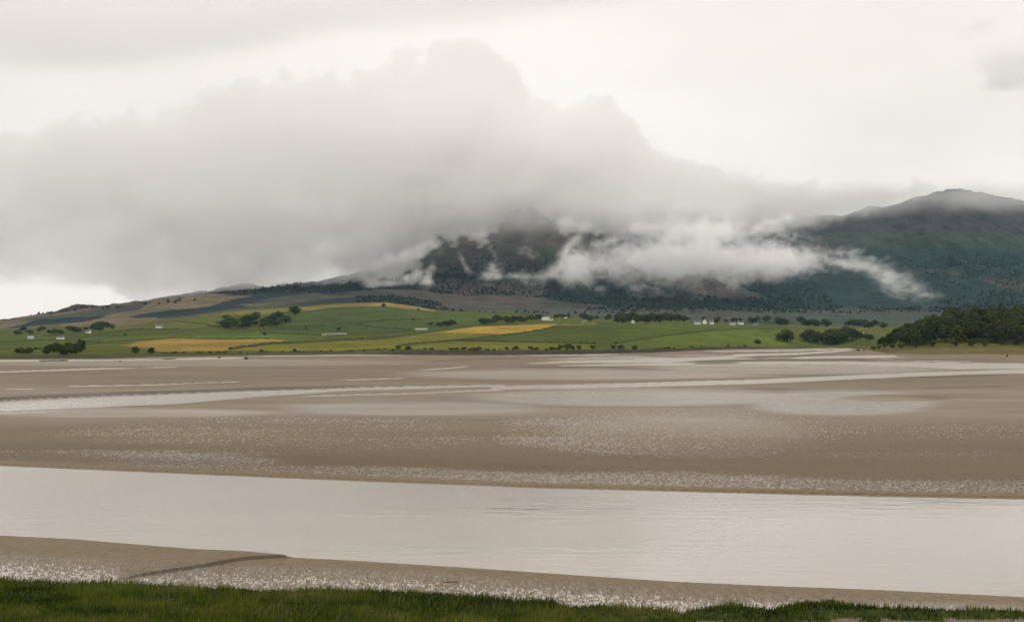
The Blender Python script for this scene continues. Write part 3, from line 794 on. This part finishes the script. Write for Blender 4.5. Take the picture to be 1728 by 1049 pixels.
e = np.cross(d, r.normal(0, 1, (m * kq, 3))); e /= np.linalg.norm(e, axis=1)[:, None]; f_ = np.cross(d, e)
v = np.stack([cp - e * sz, cp - f_ * sz, cp + e * sz, cp + f_ * sz], 1).reshape(-1, 3)
me = mesh_np("hillside_forest", v, quads=np.arange(m * kq * 4).reshape(-1, 4), mat=M_FAR, smooth=False)
set_val(me, "tint", np.repeat(np.repeat(np.clip(r.normal(0.5, 0.25, m), 0, 1), kq), 4))
tag(link(bpy.data.objects.new("hillside_forest", me)), "dark blue-green forest and scrub patches on the hillside below the cloud", "forest", kind="stuff")

# ------------------------------------------------------------------ hedges and walls between the fields
M_HEDGE = mat_plain("hedge_foliage", (0.058, 0.062, 0.028), 0.95, 0.35, 0.6, 0.05)
M_WALLSTONE = mat_plain("dry_stone", (0.14, 0.13, 0.11), 0.95, 0.3, 0.8, 0.05)
def hedge(pts, hgt, label, mat=None, name="hedge", seed=0, wide=1.3):
    r = np.random.default_rng(seed)
    P = []
    for (x0, y0), (x1, y1) in zip(pts[:-1], pts[1:]):
        n = max(2, int(abs(x1 - x0) / 2.2) + 1)
        for k in range(n):
            u = k / n; x, y = x0 + (x1 - x0) * u, y0 + (y1 - y0) * u
            Y = dist_at(x, y); P.append((x, Y))
    P.append((pts[-1][0], dist_at(*pts[-1])))
    P = np.array(P)
    if len(P) > 9: P[:, 1] = np.convolve(np.pad(P[:, 1], 4, mode='edge'), np.ones(9) / 9, 'valid')
    X = x_at(P[:, 0], P[:, 1]); Y = P[:, 1]; Z = land_z(P[:, 0], Y)
    T = np.stack([np.gradient(X), np.gradient(Y)], 1); T /= np.linalg.norm(T, axis=1)[:, None]
    N = np.stack([-T[:, 1], T[:, 0]], 1)
    o0 = (X.mean(), Y.mean(), Z.mean())
    prof = [(-1, -0.3), (-0.95, 0.55), (-0.45, 1.0), (0.45, 0.97), (0.95, 0.5), (1, -0.3)]
    V = []
    for q in range(len(P)):
        hh = 0.72 * hgt * (0.45 + 0.95 * r.random())
        for a, b in prof:
            w = a * wide * (0.8 + 0.4 * r.random())
            V.append((X[q] + N[q, 0] * w - o0[0], Y[q] + N[q, 1] * w - o0[1], Z[q] + hh * b * (0.85 + 0.3 * r.random()) - o0[2]))
    nr, nc = len(P), len(prof)
    me = mesh_np(name, V, quads=grid_quads(nr, nc), mat=mat or M_HEDGE, smooth=False)
    o = link(bpy.data.objects.new(name, me)); o.location = o0
    return tag(o, label, "hedge" if name == "hedge" else "wall")
hedge([(420, 585), (458, 580), (535, 577), (585, 573), (636, 572.5), (677, 567.5), (725, 561), (756, 556), (802, 550.5)], 2.4, "long hedge climbing from the lower barley to the golden field", seed=1)
hedge([(669, 585), (700, 579), (751, 576), (802, 571), (860, 565)], 2.0, "hedge rising below the golden field from the shore scrub", seed=2)
hedge([(860, 565), (891, 560.6), (939, 552), (962, 548.5), (1013, 545)], 2.2, "hedge along the right side of the golden field", seed=3)
hedge([(771, 575), (860, 577), (924, 578), (1003, 580)], 1.8, "low hedge just above the middle shore scrub", seed=4)
hedge([(1039, 580), (1084, 572.5), (1120, 567), (1171, 561), (1207, 557.5)], 2.2, "hedge slanting across the large green field on the right", seed=5)
hedge([(388, 590), (410, 586), (440, 581.5), (470, 578)], 2.2, "short hedge at the right end of the lower barley", seed=6)
hedge([(188, 577), (240, 574), (295, 570.5), (349, 572), (440, 571), (480, 573)], 1.5, "thin hedge along the top of the lower barley", seed=7)
hedge([(216, 556), (260, 555.5), (303, 555)], 2.0, "hedge in front of the white cottage", seed=8)
hedge([(350, 549), (400, 556), (470, 555), (520, 557)], 2.0, "hedge under the dark wood", seed=9)
hedge([(440, 562), (500, 564), (560, 566), (620, 563), (700, 558)], 1.4, "low hedge passing in front of the caravans", seed=10)
hedge([(1010, 545), (1100, 547), (1180, 548), (1300, 551)], 1.3, "grey stone field wall below the white cottages", M_WALLSTONE, "stone_wall", 11, 0.5)
hedge([(560, 519), (640, 517.5), (700, 523), (740, 527)], 1.6, "field wall along the lower edge of the tan strip", M_WALLSTONE, "stone_wall", 12, 0.5)

for k, (pts, lab) in enumerate([([(540, 577), (552, 571), (560, 566)], "short hedge running up to the caravans"), ([(60, 590), (120, 584), (188, 577)], "hedge rising behind the far left shore thicket"),
        ([(110, 572), (160, 566), (216, 557)], "hedge between the left farms and the lone white cottage"), ([(300, 542), (345, 547), (385, 552)], "hedge dropping to the dark wood from the left moor"),
        ([(600, 547), (640, 553), (690, 556)], "hedge curving above the long pale shed"), ([(470, 553), (560, 548), (640, 541), (740, 537)], "faint hedge across the round green hill"),
        ([(1207, 557), (1260, 554), (1330, 556)], "hedge meeting the slanting hedge at its upper end"), ([(30, 575), (100, 574), (170, 577)], "hedge below the far left farms")]):
    hedge(pts, 1.7, lab, seed=30 + k, wide=1.0)

# ------------------------------------------------------------------ houses, sheds and caravans
M_RENDER = mat_plain("white_render", (0.78, 0.77, 0.74), 0.85, 0.06, 0.7)
M_SLATE = mat_plain("slate_roof", (0.115, 0.118, 0.125), 0.7, 0.2, 0.9)
M_PALEROOF = mat_plain("pale_sheet_roof", (0.36, 0.36, 0.34), 0.6, 0.08, 0.5)
M_GREYWALL = mat_plain("grey_render", (0.40, 0.38, 0.34), 0.9, 0.12, 0.7)
M_GLASS = mat_plain("window_glass", (0.03, 0.035, 0.04), 0.15, 0.2, 1.0, 0.5)
M_DOOR = mat_plain("painted_door", (0.09, 0.07, 0.06), 0.6, 0.2, 1.0)
M_CREAM = mat_plain("cream_panel", (0.46, 0.45, 0.41), 0.5, 0.06, 0.7)
M_RUBBER = mat_plain("rubber", (0.03, 0.03, 0.03), 0.9, 0.2, 1.0)
def boxm(name, parts, mat):
    v, f = [], []
    for (x0, x1, y0, y1, z0, z1) in parts:
        b = len(v)
        v += [(x0, y0, z0), (x1, y0, z0), (x1, y1, z0), (x0, y1, z0), (x0, y0, z1), (x1, y0, z1), (x1, y1, z1), (x0, y1, z1)]
        f += [(b, b + 3, b + 2, b + 1), (b + 4, b + 5, b + 6, b + 7), (b, b + 1, b + 5, b + 4), (b + 1, b + 2, b + 6, b + 5), (b + 2, b + 3, b + 7, b + 6), (b + 3, b, b + 4, b + 7)]
    return mesh_np(name, v, quads=f, mat=mat, smooth=False)
def part(name, me, parent):
    return link(bpy.data.objects.new(name, me), parent)
def house(x, row, w, d, hw, hr, rz, label, wall=None, roof=None, name="cottage", windows=3, chimney=True, cat="house", group=None):
    Y = dist_at(x, row); z = float(land_z(np.array([x]), np.array([Y]))[0])
    o = empty(name, (float(x_at(x, Y)), Y, z - 0.2), rz)
    tag(o, label, cat, group)
    wall, roof = wall or M_RENDER, roof or M_SLATE
    a, b = w / 2, d / 2
    v = [(-a, -b, 0), (a, -b, 0), (a, b, 0), (-a, b, 0), (-a, -b, hw), (a, -b, hw), (a, b, hw), (-a, b, hw), (-a, 0, hw + hr), (a, 0, hw + hr)]
    me = bpy.data.meshes.new("wall")
    me.from_pydata(v, [], [(0, 1, 5, 4), (2, 3, 7, 6), (1, 2, 6, 9, 5), (3, 0, 4, 8, 7)]); me.materials.append(wall)
    part("wall", me, o)
    e = 0.35; k = hr / b
    rv = []
    for s in (-1, 1):
        for zz in (0.06, 0.28):
            rv += [(-a - e, s * (b + e), hw - e * k + zz), (a + e, s * (b + e), hw - e * k + zz), (a + e, 0, hw + hr + zz), (-a - e, 0, hw + hr + zz)]
    rf = []
    for q in (0, 8):
        rf += [(q, q + 1, q + 2, q + 3), (q + 4, q + 5, q + 6, q + 7), (q, q + 1, q + 5, q + 4), (q + 1, q + 2, q + 6, q + 5), (q, q + 3, q + 7, q + 4)]
    ro = part("roof", mesh_np("roof", rv, quads=rf, mat=roof, smooth=False), o)
    if chimney:
        for s in (-1, 1):
            part("chimney", boxm("chimney", [(s * (a - 0.5) - 0.45, s * (a - 0.5) + 0.45, -0.35, 0.35, hw + hr - 0.5, hw + hr + 1.1), (s * (a - 0.5) - 0.15, s * (a - 0.5) + 0.15, -0.15, 0.15, hw + hr + 1.1, hw + hr + 1.5)], wall), ro)
    for k in range(windows):
        cxw = -a + w * (k + 0.5) / windows
        if k == windows // 2 and windows > 1:
            part("door", boxm("door", [(cxw - 0.5, cxw + 0.5, -b - 0.05, -b + 0.05, 0.1, 2.2)], M_DOOR), o)
        else:
            part("window", boxm("window", [(cxw - 0.55, cxw + 0.55, -b - 0.04, -b + 0.05, 1.0, 2.2)], M_GLASS), o)
    return o
def caravan(x, row, rz, label):
    Y = dist_at(x, row); z = float(land_z(np.array([x]), np.array([Y]))[0])
    o = empty("caravan", (float(x_at(x, Y)), Y, z - 0.02), rz)
    tag(o, label, "caravan", "row of white caravans")
    pr = [(-3.0, 0.5), (3.0, 0.5), (3.25, 1.3), (2.9, 2.55), (2.4, 2.75), (-2.5, 2.75), (-3.0, 2.4), (-3.2, 1.4)]
    n = len(pr)
    v = [(p, -1.1, q) for p, q in pr] + [(p, 1.1, q) for p, q in pr]
    me = bpy.data.meshes.new("body")
    me.from_pydata(v, [], [tuple(range(n)), tuple(range(2 * n - 1, n - 1, -1))] + [(k, k + n, (k + 1) % n + n, (k + 1) % n) for k in range(n)])
    me.materials.append(M_CREAM); part("body", me, o)
    for q in (-1.6, 0.2, 1.8):
        part("window", boxm("window", [(q - 0.45, q + 0.45, -1.13, -1.08, 1.5, 2.2)], M_GLASS), o)
    part("drawbar", boxm("drawbar", [(3.1, 4.3, -0.08, 0.08, 0.45, 0.6)], M_RUBBER), o)
    for s in (-1, 1):
        vv = [(0.36 * math.cos(2 * math.pi * k / 12), s * (1.0 + 0.16 * e_), 0.36 + 0.36 * math.sin(2 * math.pi * k / 12)) for e_ in (0, 1) for k in range(12)]
        me = bpy.data.meshes.new("wheel")
        me.from_pydata(vv, [], [(k, (k + 1) % 12, (k + 1) % 12 + 12, k + 12) for k in range(12)] + [tuple(range(12)), tuple(range(12, 24))]); me.materials.append(M_RUBBER)
        part("wheel", me, o)
house(268, 553, 12, 7, 3.2, 2.6, 0.25, "white cottage standing alone on the hillside under the left ridge")
house(149, 562, 8, 6, 3.2, 2.4, -0.3, "small white cottage among dark trees below the left ridge")
house(102, 572, 11, 6, 2.8, 2.0, 0.1, "low white house at the end of the left tree belt", chimney=False)
house(52, 572, 9, 6, 2.6, 2.0, 0.0, "pale grey farm shed beside the left edge", M_GREYWALL, M_PALEROOF, "farm_shed", 1, False, "shed")
for k, (x, y) in enumerate([(547, 566), (554, 565.5), (561, 565.5), (568, 565), (575, 565), (582, 565)]):
    caravan(x, y, 0.1 * (k % 3 - 1), ["white caravan at the left end of the row", "white caravan, second from the left in the row", "white caravan, third from the left in the row", "white caravan, third from the right in the row", "white caravan, second from the right in the row", "white caravan at the right end of the row"][k])
house(711, 557, 20, 7, 1.9, 1.1, 0.05, "long low pale shed beside a clump of trees", M_GREYWALL, M_PALEROOF, "farm_shed", 1, False, "shed")
house(921, 540, 15, 9, 3.4, 2.8, 0.3, "white farmhouse with pale roof at the top of the golden field", M_RENDER, M_PALEROOF, "farmhouse")
house(930, 540.5, 6, 7, 2.8, 2.2, 0.2, "small white byre next to the pale-roofed farmhouse", M_RENDER, M_SLATE, "byre", 1, False, "shed")
house(955, 537, 8, 9, 5.2, 3.2, 1.4, "tall white house with its gable to the bay, above the farmhouse", name="house", windows=2)
house(986, 543, 9, 6, 2.6, 2.0, 0.1, "small grey cottage between the farmhouses and the dark grove", M_GREYWALL)
house(1068, 545, 4, 5, 4.0, 2.4, 1.3, "narrow white gable showing in front of the dark grove", name="house", windows=1, chimney=False)
house(1177, 547, 11, 7, 3.4, 2.6, 0.0, "wide white cottage at the right end of the dark grove")
house(1189, 546.5, 6, 7, 5.6, 3.0, 1.45, "tall white gabled house beside the wide cottage", name="house", windows=2)
house(1201, 547, 6, 6, 4.2, 2.4, 0.2, "small white cottage, third from the dark grove", windows=2)
house(1236, 548, 11, 7, 3.4, 2.4, -0.1, "white cottage in the middle of the row, left of its twin")
house(1250, 547.5, 11, 8, 4.0, 2.8, 0.1, "larger white house right of its twin in the row", name="house")
house(1275, 549, 9, 6, 2.8, 2.2, 0.0, "low grey cottage at the right end of the row", M_GREYWALL)
house(1451, 568, 13, 8, 3.4, 2.8, 0.2, "white house between the bay grove and the headland wood")

# ------------------------------------------------------------------ small things lying on the flats
M_ROCK = mat_plain("weedy_rock", (0.045, 0.040, 0.032), 0.9, 0.35, 1.2)
M_DRIFT = mat_plain("driftwood", (0.06, 0.045, 0.034), 0.9, 0.3, 3.0)
def rock(x, row, w, h, label, group=None):
    Y = float(flat_y(row))
    bm = bmesh.new(); bmesh.ops.create_icosphere(bm, subdivisions=3, radius=1.0)
    s = random.random() * 50
    for v in bm.verts:
        c = np.array(v.co); n = float(fbm2(np.array([c[0] * 1.4 + s]), np.array([c[1] * 1.4 + c[2] * 1.1]), 3, 401)[0])
        v.co = v.co * (1 + 0.35 * n)
        v.co.x *= w / 2; v.co.y *= w / 2.6; v.co.z = v.co.z * h if v.co.z > 0 else v.co.z * 0.25
    me = bpy.data.meshes.new("rock"); bm.to_mesh(me); bm.free(); me.materials.append(M_ROCK)
    o = link(bpy.data.objects.new("weedy_rock", me)); o.location = (float(x_at(x, Y)), Y, 0.02)
    return tag(o, label, "rock", group)
rock(370, 604, 1.8, 1.0, "dark weedy rock on the far mud below the lower barley field")
rock(415, 606, 2.2, 1.1, "larger dark weedy rock right of the first on the far mud")
rock(203, 610, 1.8, 0.35, "flat dark rock on the mud near the two round shore trees")
rock(1699, 602, 1.0, 1.4, "dark stump-like rock on the mud bank below the headland")
rock(1448, 592, 4.0, 1.6, "dark weedy rock at the mouth of the creek beside the headland")
rock(1458, 592, 2.4, 1.2, "smaller dark rock next to the creek mouth")
for k, (x, y, w) in enumerate([(72, 609.5, 4), (88, 609, 5), (105, 608.8, 6), (282, 606, 5), (292, 605.5, 3)]):
    rock(x, y, w, 0.4, "low dark weed-covered rock in the line along the left shore", "line of weedy rocks along the left shore")
bm = bmesh.new()
for p0, p1, a, b in [((-0.5, 0, 0.06), (0.1, 0.08, 0.09), 0.04, 0.035), ((0.1, 0.08, 0.09), (0.55, 0.02, 0.07), 0.035, 0.02), ((0.15, 0.07, 0.09), (0.36, -0.1, 0.2), 0.018, 0.008)]:
    limb(bm, p0, p1, a, b, 7)
me = bpy.data.meshes.new("driftwood"); bm.to_mesh(me); bm.free(); me.materials.append(M_DRIFT)
o = link(bpy.data.objects.new("driftwood_branch", me)); Yd = float(flat_y(985)); o.location = (float(x_at(761, Yd)), Yd, 0.03); o.rotation_euler = (0, 0, 0.1); o.scale = (0.55, 0.55, 0.55)
tag(o, "dark driftwood branch lying on the wet mud behind the grass", "driftwood")

# ------------------------------------------------------------------ clouds: real volumes of mist
def cloud_object(name, dens, lo, hi, mat, label):
    """a voxel field (x, y, z order) becomes a fog volume filling the box lo..hi"""
    nx, ny, nz = dens.shape
    src = bpy.data.meshes.new(name + "_field")
    src.vertices.add(nx * ny * nz)
    at = src.attributes.new("dens", 'FLOAT', 'POINT')
    at.data.foreach_set("value", np.ascontiguousarray(dens, np.float32).ravel())
    so = bpy.data.objects.new(name + "_field", src)      # data only, not linked into the scene
    g = bpy.data.node_groups.new(name + "_fog", 'GeometryNodeTree')
    g.interface.new_socket("Geometry", in_out='INPUT', socket_type='NodeSocketGeometry')
    g.interface.new_socket("Geometry", in_out='OUTPUT', socket_type='NodeSocketGeometry')
    N, L = g.nodes, g.links
    out = N.new("NodeGroupOutput")
    vc = N.new("GeometryNodeVolumeCube")
    vc.inputs["Min"].default_value = lo; vc.inputs["Max"].default_value = hi
    vc.inputs["Resolution X"].default_value, vc.inputs["Resolution Y"].default_value, vc.inputs["Resolution Z"].default_value = nx, ny, nz
    vc.inputs["Background"].default_value = 0.0
    oi = N.new("GeometryNodeObjectInfo"); oi.inputs["Object"].default_value = so
    na = N.new("GeometryNodeInputNamedAttribute"); na.data_type = 'FLOAT'; na.inputs["Name"].default_value = "dens"
    si = N.new("GeometryNodeSampleIndex"); si.data_type = 'FLOAT'; si.domain = 'POINT'; si.clamp = True
    L.new(oi.outputs["Geometry"], si.inputs["Geometry"]); L.new([s for s in na.outputs if s.enabled][0], [s for s in si.inputs if s.name == "Value" and s.enabled][0])
    ps = N.new("GeometryNodeInputPosition"); sx = N.new("ShaderNodeSeparateXYZ"); L.new(ps.outputs[0], sx.inputs[0])
    idx = []
    for k, n in enumerate((nx, ny, nz)):
        mr = N.new("ShaderNodeMapRange"); mr.clamp = True
        mr.inputs["From Min"].default_value, mr.inputs["From Max"].default_value = lo[k], hi[k]
        mr.inputs["To Min"].default_value, mr.inputs["To Max"].default_value = 0, n - 1
        L.new(sx.outputs[k], mr.inputs["Value"])
        fi = N.new("FunctionNodeFloatToInt"); fi.rounding_mode = 'ROUND'; L.new(mr.outputs[0], fi.inputs[0]); idx.append(fi.outputs[0])
    def im(op, a, b):
        m = N.new("FunctionNodeIntegerMath"); m.operation = op
        for q, v in enumerate((a, b)):
            if isinstance(v, int): m.inputs[q].default_value = v
            else: L.new(v, m.inputs[q])
        return m.outputs[0]
    i = im('ADD', im('MULTIPLY', im('ADD', im('MULTIPLY', idx[0], ny), idx[1]), nz), idx[2])
    L.new(i, si.inputs["Index"])
    L.new([s for s in si.outputs if s.enabled][0], vc.inputs["Density"])
    sm = N.new("GeometryNodeSetMaterial"); sm.inputs["Material"].default_value = mat
    L.new(vc.outputs[0], sm.inputs[0]); L.new(sm.outputs[0], out.inputs[0])
    vol = bpy.data.volumes.new(name)
    vol.materials.append(mat)
    o = link(bpy.data.objects.new(name, vol))
    md = o.modifiers.new("fog", 'NODES'); md.node_group = g
    vol.render.space = 'WORLD'
    return tag(o, label, "cloud", kind="stuff"), vol
def mat_fog(name, dens, colr=(0.99, 0.985, 0.98), aniso=0.2):
    m = bpy.data.materials.new(name); m.use_nodes = True
    n, l = m.node_tree.nodes, m.node_tree.links
    n.remove(n["Principled BSDF"])
    p = n.new("ShaderNodeVolumePrincipled")
    p.inputs["Color"].default_value = colr + (1,)
    p.inputs["Density"].default_value = dens; p.inputs["Anisotropy"].default_value = aniso
    l.new(p.outputs[0], n["Material Output"].inputs["Volume"])
    return m

def axes(lo, hi, n):
    return np.meshgrid(*(np.linspace(lo[k], hi[k], n[k]) for k in range(3)), indexing='ij')
# cloud bank over the hill
Y0 = 5000.0
lo, hi, nn = (-2450.0, 4480.0, 100.0), (2450.0, 5620.0, 1120.0), (480, 40, 128)
gx, gy, gz_ = axes(lo, hi, nn)
cpx = CX + gx / Y0 * F_PX; crow = row_of(gz_, Y0)
TOP = curve([(-500, 320), (-100, 268), (25, 240), (100, 208), (190, 192), (258, 206), (285, 180), (330, 165), (400, 150), (450, 150), (500, 134), (530, 131), (560, 142), (610, 140), (650, 122),
             (670, 106), (700, 92), (735, 80), (765, 74), (800, 84), (845, 88), (868, 104), (884, 138), (908, 180), (950, 205), (972, 184), (992, 170), (1022, 174), (1042, 192), (1060, 215),
             (1100, 243), (1150, 262), (1200, 282), (1260, 296), (1330, 310), (1420, 318), (1500, 320), (1560, 312), (1700, 318), (2200, 380)])
BOT = curve([(-500, 500), (0, 486), (100, 480), (190, 492), (240, 516), (300, 514), (400, 506), (500, 497), (560, 489), (620, 491), (660, 470), (690, 436), (740, 410), (790, 382), (840, 363), (890, 357),
             (930, 370), (970, 384), (1010, 380), (1050, 378), (1085, 408), (1180, 405), (1215, 380), (1330, 382), (1420, 368), (1500, 350), (1560, 328), (1620, 318), (1700, 336), (2200, 360)])
w1 = fbm3(gx / 330, gy / 380, gz_ / 240, 4, 501, 0.5)
w2 = fbm3(gx / 105 + 0.6 * w1, gy / 130, gz_ / 85, 3, 511, 0.55)
w3 = fbm3(gx / 38 + w2, gy / 60, gz_ / 34, 2, 517, 0.5)
bil = np.abs(n3(gx / 95 + 0.5 * w1, gy / 110, gz_ / 80 + 0.5 * w1, 523)) * 2 - 0.75      # rounded heads
rag = 8 * w1 + 9 * w2 + 8 * w3 - 20 * bil
lump = 11 * (1 - 2.2 * np.abs(n2(cpx / 42, np.zeros_like(cpx), 541))) + 1.5 * (1 - 2.2 * np.abs(n2(cpx / 17, np.zeros_like(cpx), 547)))
top_d = crow - TOP(cpx) + rag + lump
bot_d = BOT(cpx) - crow + 10 * w1 + (26 * w2 + 18 * w3) * np.interp(cpx, [0, 500, 620, 1100, 1300], [0.4, 0.6, 1.5, 1.4, 0.9])
off = ((gy - 5000) / 560) ** 2
sd = np.minimum(top_d, bot_d * 1.1) - 150 * off - 14 * np.clip(w1, 0, 1)
dens = sstep(0, 12, sd) * np.interp(sd, [0, 40, 110], [1.0, 0.8, 0.6]) * np.clip(0.85 + 0.9 * w1 + 0.6 * w2 - 0.2 * bil, 0.08, 2.2)
dens *= np.interp(cpx, [-500, 50, 300, 1050, 1200, 1340, 1480, 1600, 1720], [0.6, 0.6, 1.0, 1.0, 0.8, 0.55, 0.34, 0.15, 0.06])
bd = np.clip((BOT(cpx) - crow) / 170, 0, 1)
b0 = np.interp(cpx, [560, 680, 1120, 1330], [0.20, 1.7, 1.7, 0.9])
dens *= b0 * (1 - bd) + bd * np.interp(cpx, [560, 680], [0.72, 1.0])
# sky showing between the low puffs at far left
dens *= 1 - 0.85 * np.exp(-((cpx - 95) / 100) ** 2 - ((crow - 418) / 30) ** 2) * np.clip(0.6 + w1, 0, 1)
# thin veil over the ridge and the right-hand summit
veil = np.interp(cpx, [1000, 1150, 1450, 1560, 1610, 1640, 1680, 1900], [0.8, 1.6, 1.0, 0.6, 0.3, 0.3, 0.55, 0.4]) * sstep(290, 325, crow + 8 * w1) * sstep(385, 345, crow + 14 * w2 + np.interp(cpx, [1300, 1450, 1600], [-8, 16, 32])) * sstep(5600, 5450, gy) * sstep(5050, 5200, gy)
dens = np.maximum(dens, 0.36 * veil * np.clip(0.6 + w1 + 0.6 * w2, 0, 1.5))
dens[dens < 0.004] = 0
M_FOG = mat_fog("cloud_vapour", 0.0125, (0.9998, 0.9980, 0.9955), 0.64)
ob, vol = cloud_object("cloud_bank", dens, lo, hi, M_FOG, "large grey cloud bank lying over the hill")
vol.render.step_size = 36.0
# mist torn into wisps on the hillside
Y1 = 4600.0
lo, hi, nn = (-1600.0, 4420.0, 95.0), (1420.0, 4700.0, 600.0), (720, 16, 130)
gx, gy, gz_ = axes(lo, hi, nn)
qx = fbm3(gx / 55, gy / 90, gz_ / 55, 3, 601); qz = fbm3(gx / 55 + 9, gy / 90, gz_ / 55, 3, 607)
cpx = CX + gx / Y1 * F_PX + 7 * qx; crow = row_of(gz_, Y1) + 7 * qz
caps = [(960, 455, 26, 1080, 440, 50), (1080, 438, 54, 1200, 430, 54), (1130, 395, 36, 1230, 395, 34), (1200, 435, 48, 1300, 442, 38), (1300, 442, 34, 1380, 438, 23), (1380, 438, 18, 1445, 450, 15),
        (1445, 448, 10, 1490, 468, 16), (1490, 465, 18, 1530, 490, 17), (1530, 488, 12, 1558, 504, 5), (1270, 395, 12, 1320, 378, 9), (1330, 402, 6, 1375, 420, 9), (1390, 420, 6, 1420, 430, 9),
        (1420, 445, 5, 1440, 422, 4), (1460, 450, 4, 1480, 438, 4), (930, 462, 12, 970, 440, 18), (950, 430, 8, 985, 385, 14), (950, 380, 14, 1000, 390, 12), (1000, 420, 10, 1050, 402, 9), (1060, 385, 12, 1150, 390, 22),
        (780, 396, 4, 815, 400, 4), (815, 402, 3, 834, 436, 4), (830, 452, 9, 842, 466, 13), (822, 466, 10, 890, 470, 8), (880, 420, 2, 905, 432, 3),
        (774, 432, 2, 790, 455, 5), (722, 474, 10, 732, 454, 5), (690, 474, 11, 715, 466, 9), (630, 480, 14, 690, 472, 10), (700, 440, 4, 740, 420, 4), (890, 470, 7, 940, 462, 11), (1310, 372, 4, 1322, 395, 6), (635, 445, 14, 690, 436, 12), (690, 432, 9, 735, 412, 8), (1060, 392, 12, 1190, 380, 16)]
sd = np.full(gx.shape, -60.0)
for x0, y0, r0, x1, y1, r1 in caps:
    ux, uy = x1 - x0, y1 - y0
    tt = np.clip(((cpx - x0) * ux + (crow - y0) * uy) / (ux * ux + uy * uy), 0, 1)
    dd = np.hypot(cpx - x0 - tt * ux, crow - y0 - tt * uy)
    rr = r0 + (r1 - r0) * tt
    sd = np.maximum(sd, (rr - dd) / np.sqrt(rr) * 3.2)
w1 = fbm3(gx / 85 + 0.8 * qx, gy / 120, gz_ / 60 + 0.8 * qz, 5, 621, 0.68)
dep = (1 - np.abs((gy - 4560) / 135) ** 2) * 22
w4 = fbm3(gx / 30 + qx, gy / 60, gz_ / 16 + qz, 3, 633, 0.6)
sdn = np.minimum(sd + 14 * w1 + 6 * w4 - 3, dep)
dens = sstep(-6, 26, sdn) ** 1.6 * np.clip(0.8 + 0.9 * w1, 0.05, 1.8)
# thin puffs added to brighten patches on the face of the cloud bank
sd = np.full(gx.shape, -60.0)
for x0, y0, r0, x1, y1, r1 in [(50, 418, 22, 190, 398, 26), (190, 440, 20, 235, 468, 16), (470, 350, 16, 575, 372, 18), (680, 340, 22, 900, 326, 26), (560, 425, 16, 640, 402, 18), (930, 340, 22, 1080, 345, 26), (250, 330, 20, 360, 350, 16), (330, 440, 12, 420, 455, 14), (1100, 345, 20, 1240, 350, 18)]:
    ux, uy = x1 - x0, y1 - y0
    tt = np.clip(((cpx - x0) * ux + (crow - y0) * uy) / (ux * ux + uy * uy), 0, 1)
    rr = r0 + (r1 - r0) * tt
    sd = np.maximum(sd, rr - np.hypot(cpx - x0 - tt * ux, crow - y0 - tt * uy))
dens = np.maximum(dens, 0.13 * sstep(-14, 26, np.minimum(sd + 20 * w1 + 6 * w4, dep * 1.2)) * np.clip(0.8 + 0.8 * w1, 0.05, 1.8))
dens[dens < 0.004] = 0
M_MIST = mat_fog("hill_mist_vapour", 0.026, (0.9999, 0.9992, 0.9982), 0.0)
ob, vol = cloud_object("hill_mist", dens, lo, hi, M_MIST, "torn white mist drifting across the dark hillside")
vol.render.step_size = 16.0
# high thin stratus at upper left and a scrap of cloud at upper right, beyond the hill
Y2 = 9500.0
lo, hi, nn = (-4300.0, 9200.0, 1500.0), (1500.0, 9900.0, 2500.0), (200, 12, 60)
gx, gy, gz_ = axes(lo, hi, nn)
cpx = CX + gx / Y2 * F_PX; crow = row_of(gz_, Y2)
w1 = fbm3(gx / 1300, gy / 500, gz_ / 260, 4, 701)
bt = curve([(-500, 150), (0, 134), (150, 128), (300, 118), (420, 100), (560, 62), (760, 40), (1000, 18), (1300, -20)])(cpx)
dens = sstep(0, 42, bt - crow + 10 * w1) * sstep(0, 60, crow + 130) * np.clip(0.8 + 0.5 * w1, 0, 1.5) * sstep(1450, 900, cpx) * sstep(-800, -500, cpx)
dens *= sstep(0, 0.5, 1 - np.abs((gy - 9550) / 350) ** 2); dens[dens < 0.01] = 0
ob, vol = cloud_object("stratus_cloud", dens, lo, hi, mat_fog("stratus_vapour", 0.0028, (0.999, 0.997, 0.994), 0.5), "thin grey stratus band high at upper left")
vol.render.step_size = 60.0
lo, hi, nn = (2500.0, 9200.0, 1480.0), (4000.0, 9800.0, 2250.0), (110, 16, 60)
gx, gy, gz_ = axes(lo, hi, nn)
cpx = CX + gx / Y2 * F_PX; crow = row_of(gz_, Y2)
w1 = fbm3(gx / 260, gy / 300, gz_ / 180, 5, 721, 0.55)
sd = np.maximum.reduce([1 - np.hypot((cpx - 1720) / 70, (crow - 108) / 42), 0.75 - np.hypot((cpx - 1652) / 46, (crow - 50) / 16), 0.8 - np.hypot((cpx - 1690) / 62, (crow - 140) / 26)])
dens = sstep(0, 0.9, sd + 0.55 * w1 - 0.05) * sstep(0, 0.5, 1 - np.abs((gy - 9500) / 300) ** 2)
dens[dens < 0.01] = 0
ob, vol = cloud_object("cloud_scrap", dens, lo, hi, mat_fog("scrap_vapour", 0.0040), "small ragged grey cloud high at the right")
vol.render.step_size = 50.0

# ------------------------------------------------------------------ air between the viewer and the hills
hz = Nodes("haze_air")
hz.n.remove(hz.b)
p = hz.new("ShaderNodeVolumePrincipled")
p.inputs["Color"].default_value = (0.45, 0.77, 1.0, 1)
p.inputs["Density"].default_value = 1.25e-5
p.inputs["Anisotropy"].default_value = 0.0
hz.link(p.outputs[0], hz.out.inputs["Volume"])
haze = link(bpy.data.objects.new("haze", boxm("haze", [(-12500, 12500, -3500, 13500, -5, 1420)], hz.m)))
tag(haze, "thin bluish haze in the air in front of the hills", "haze", kind="stuff")
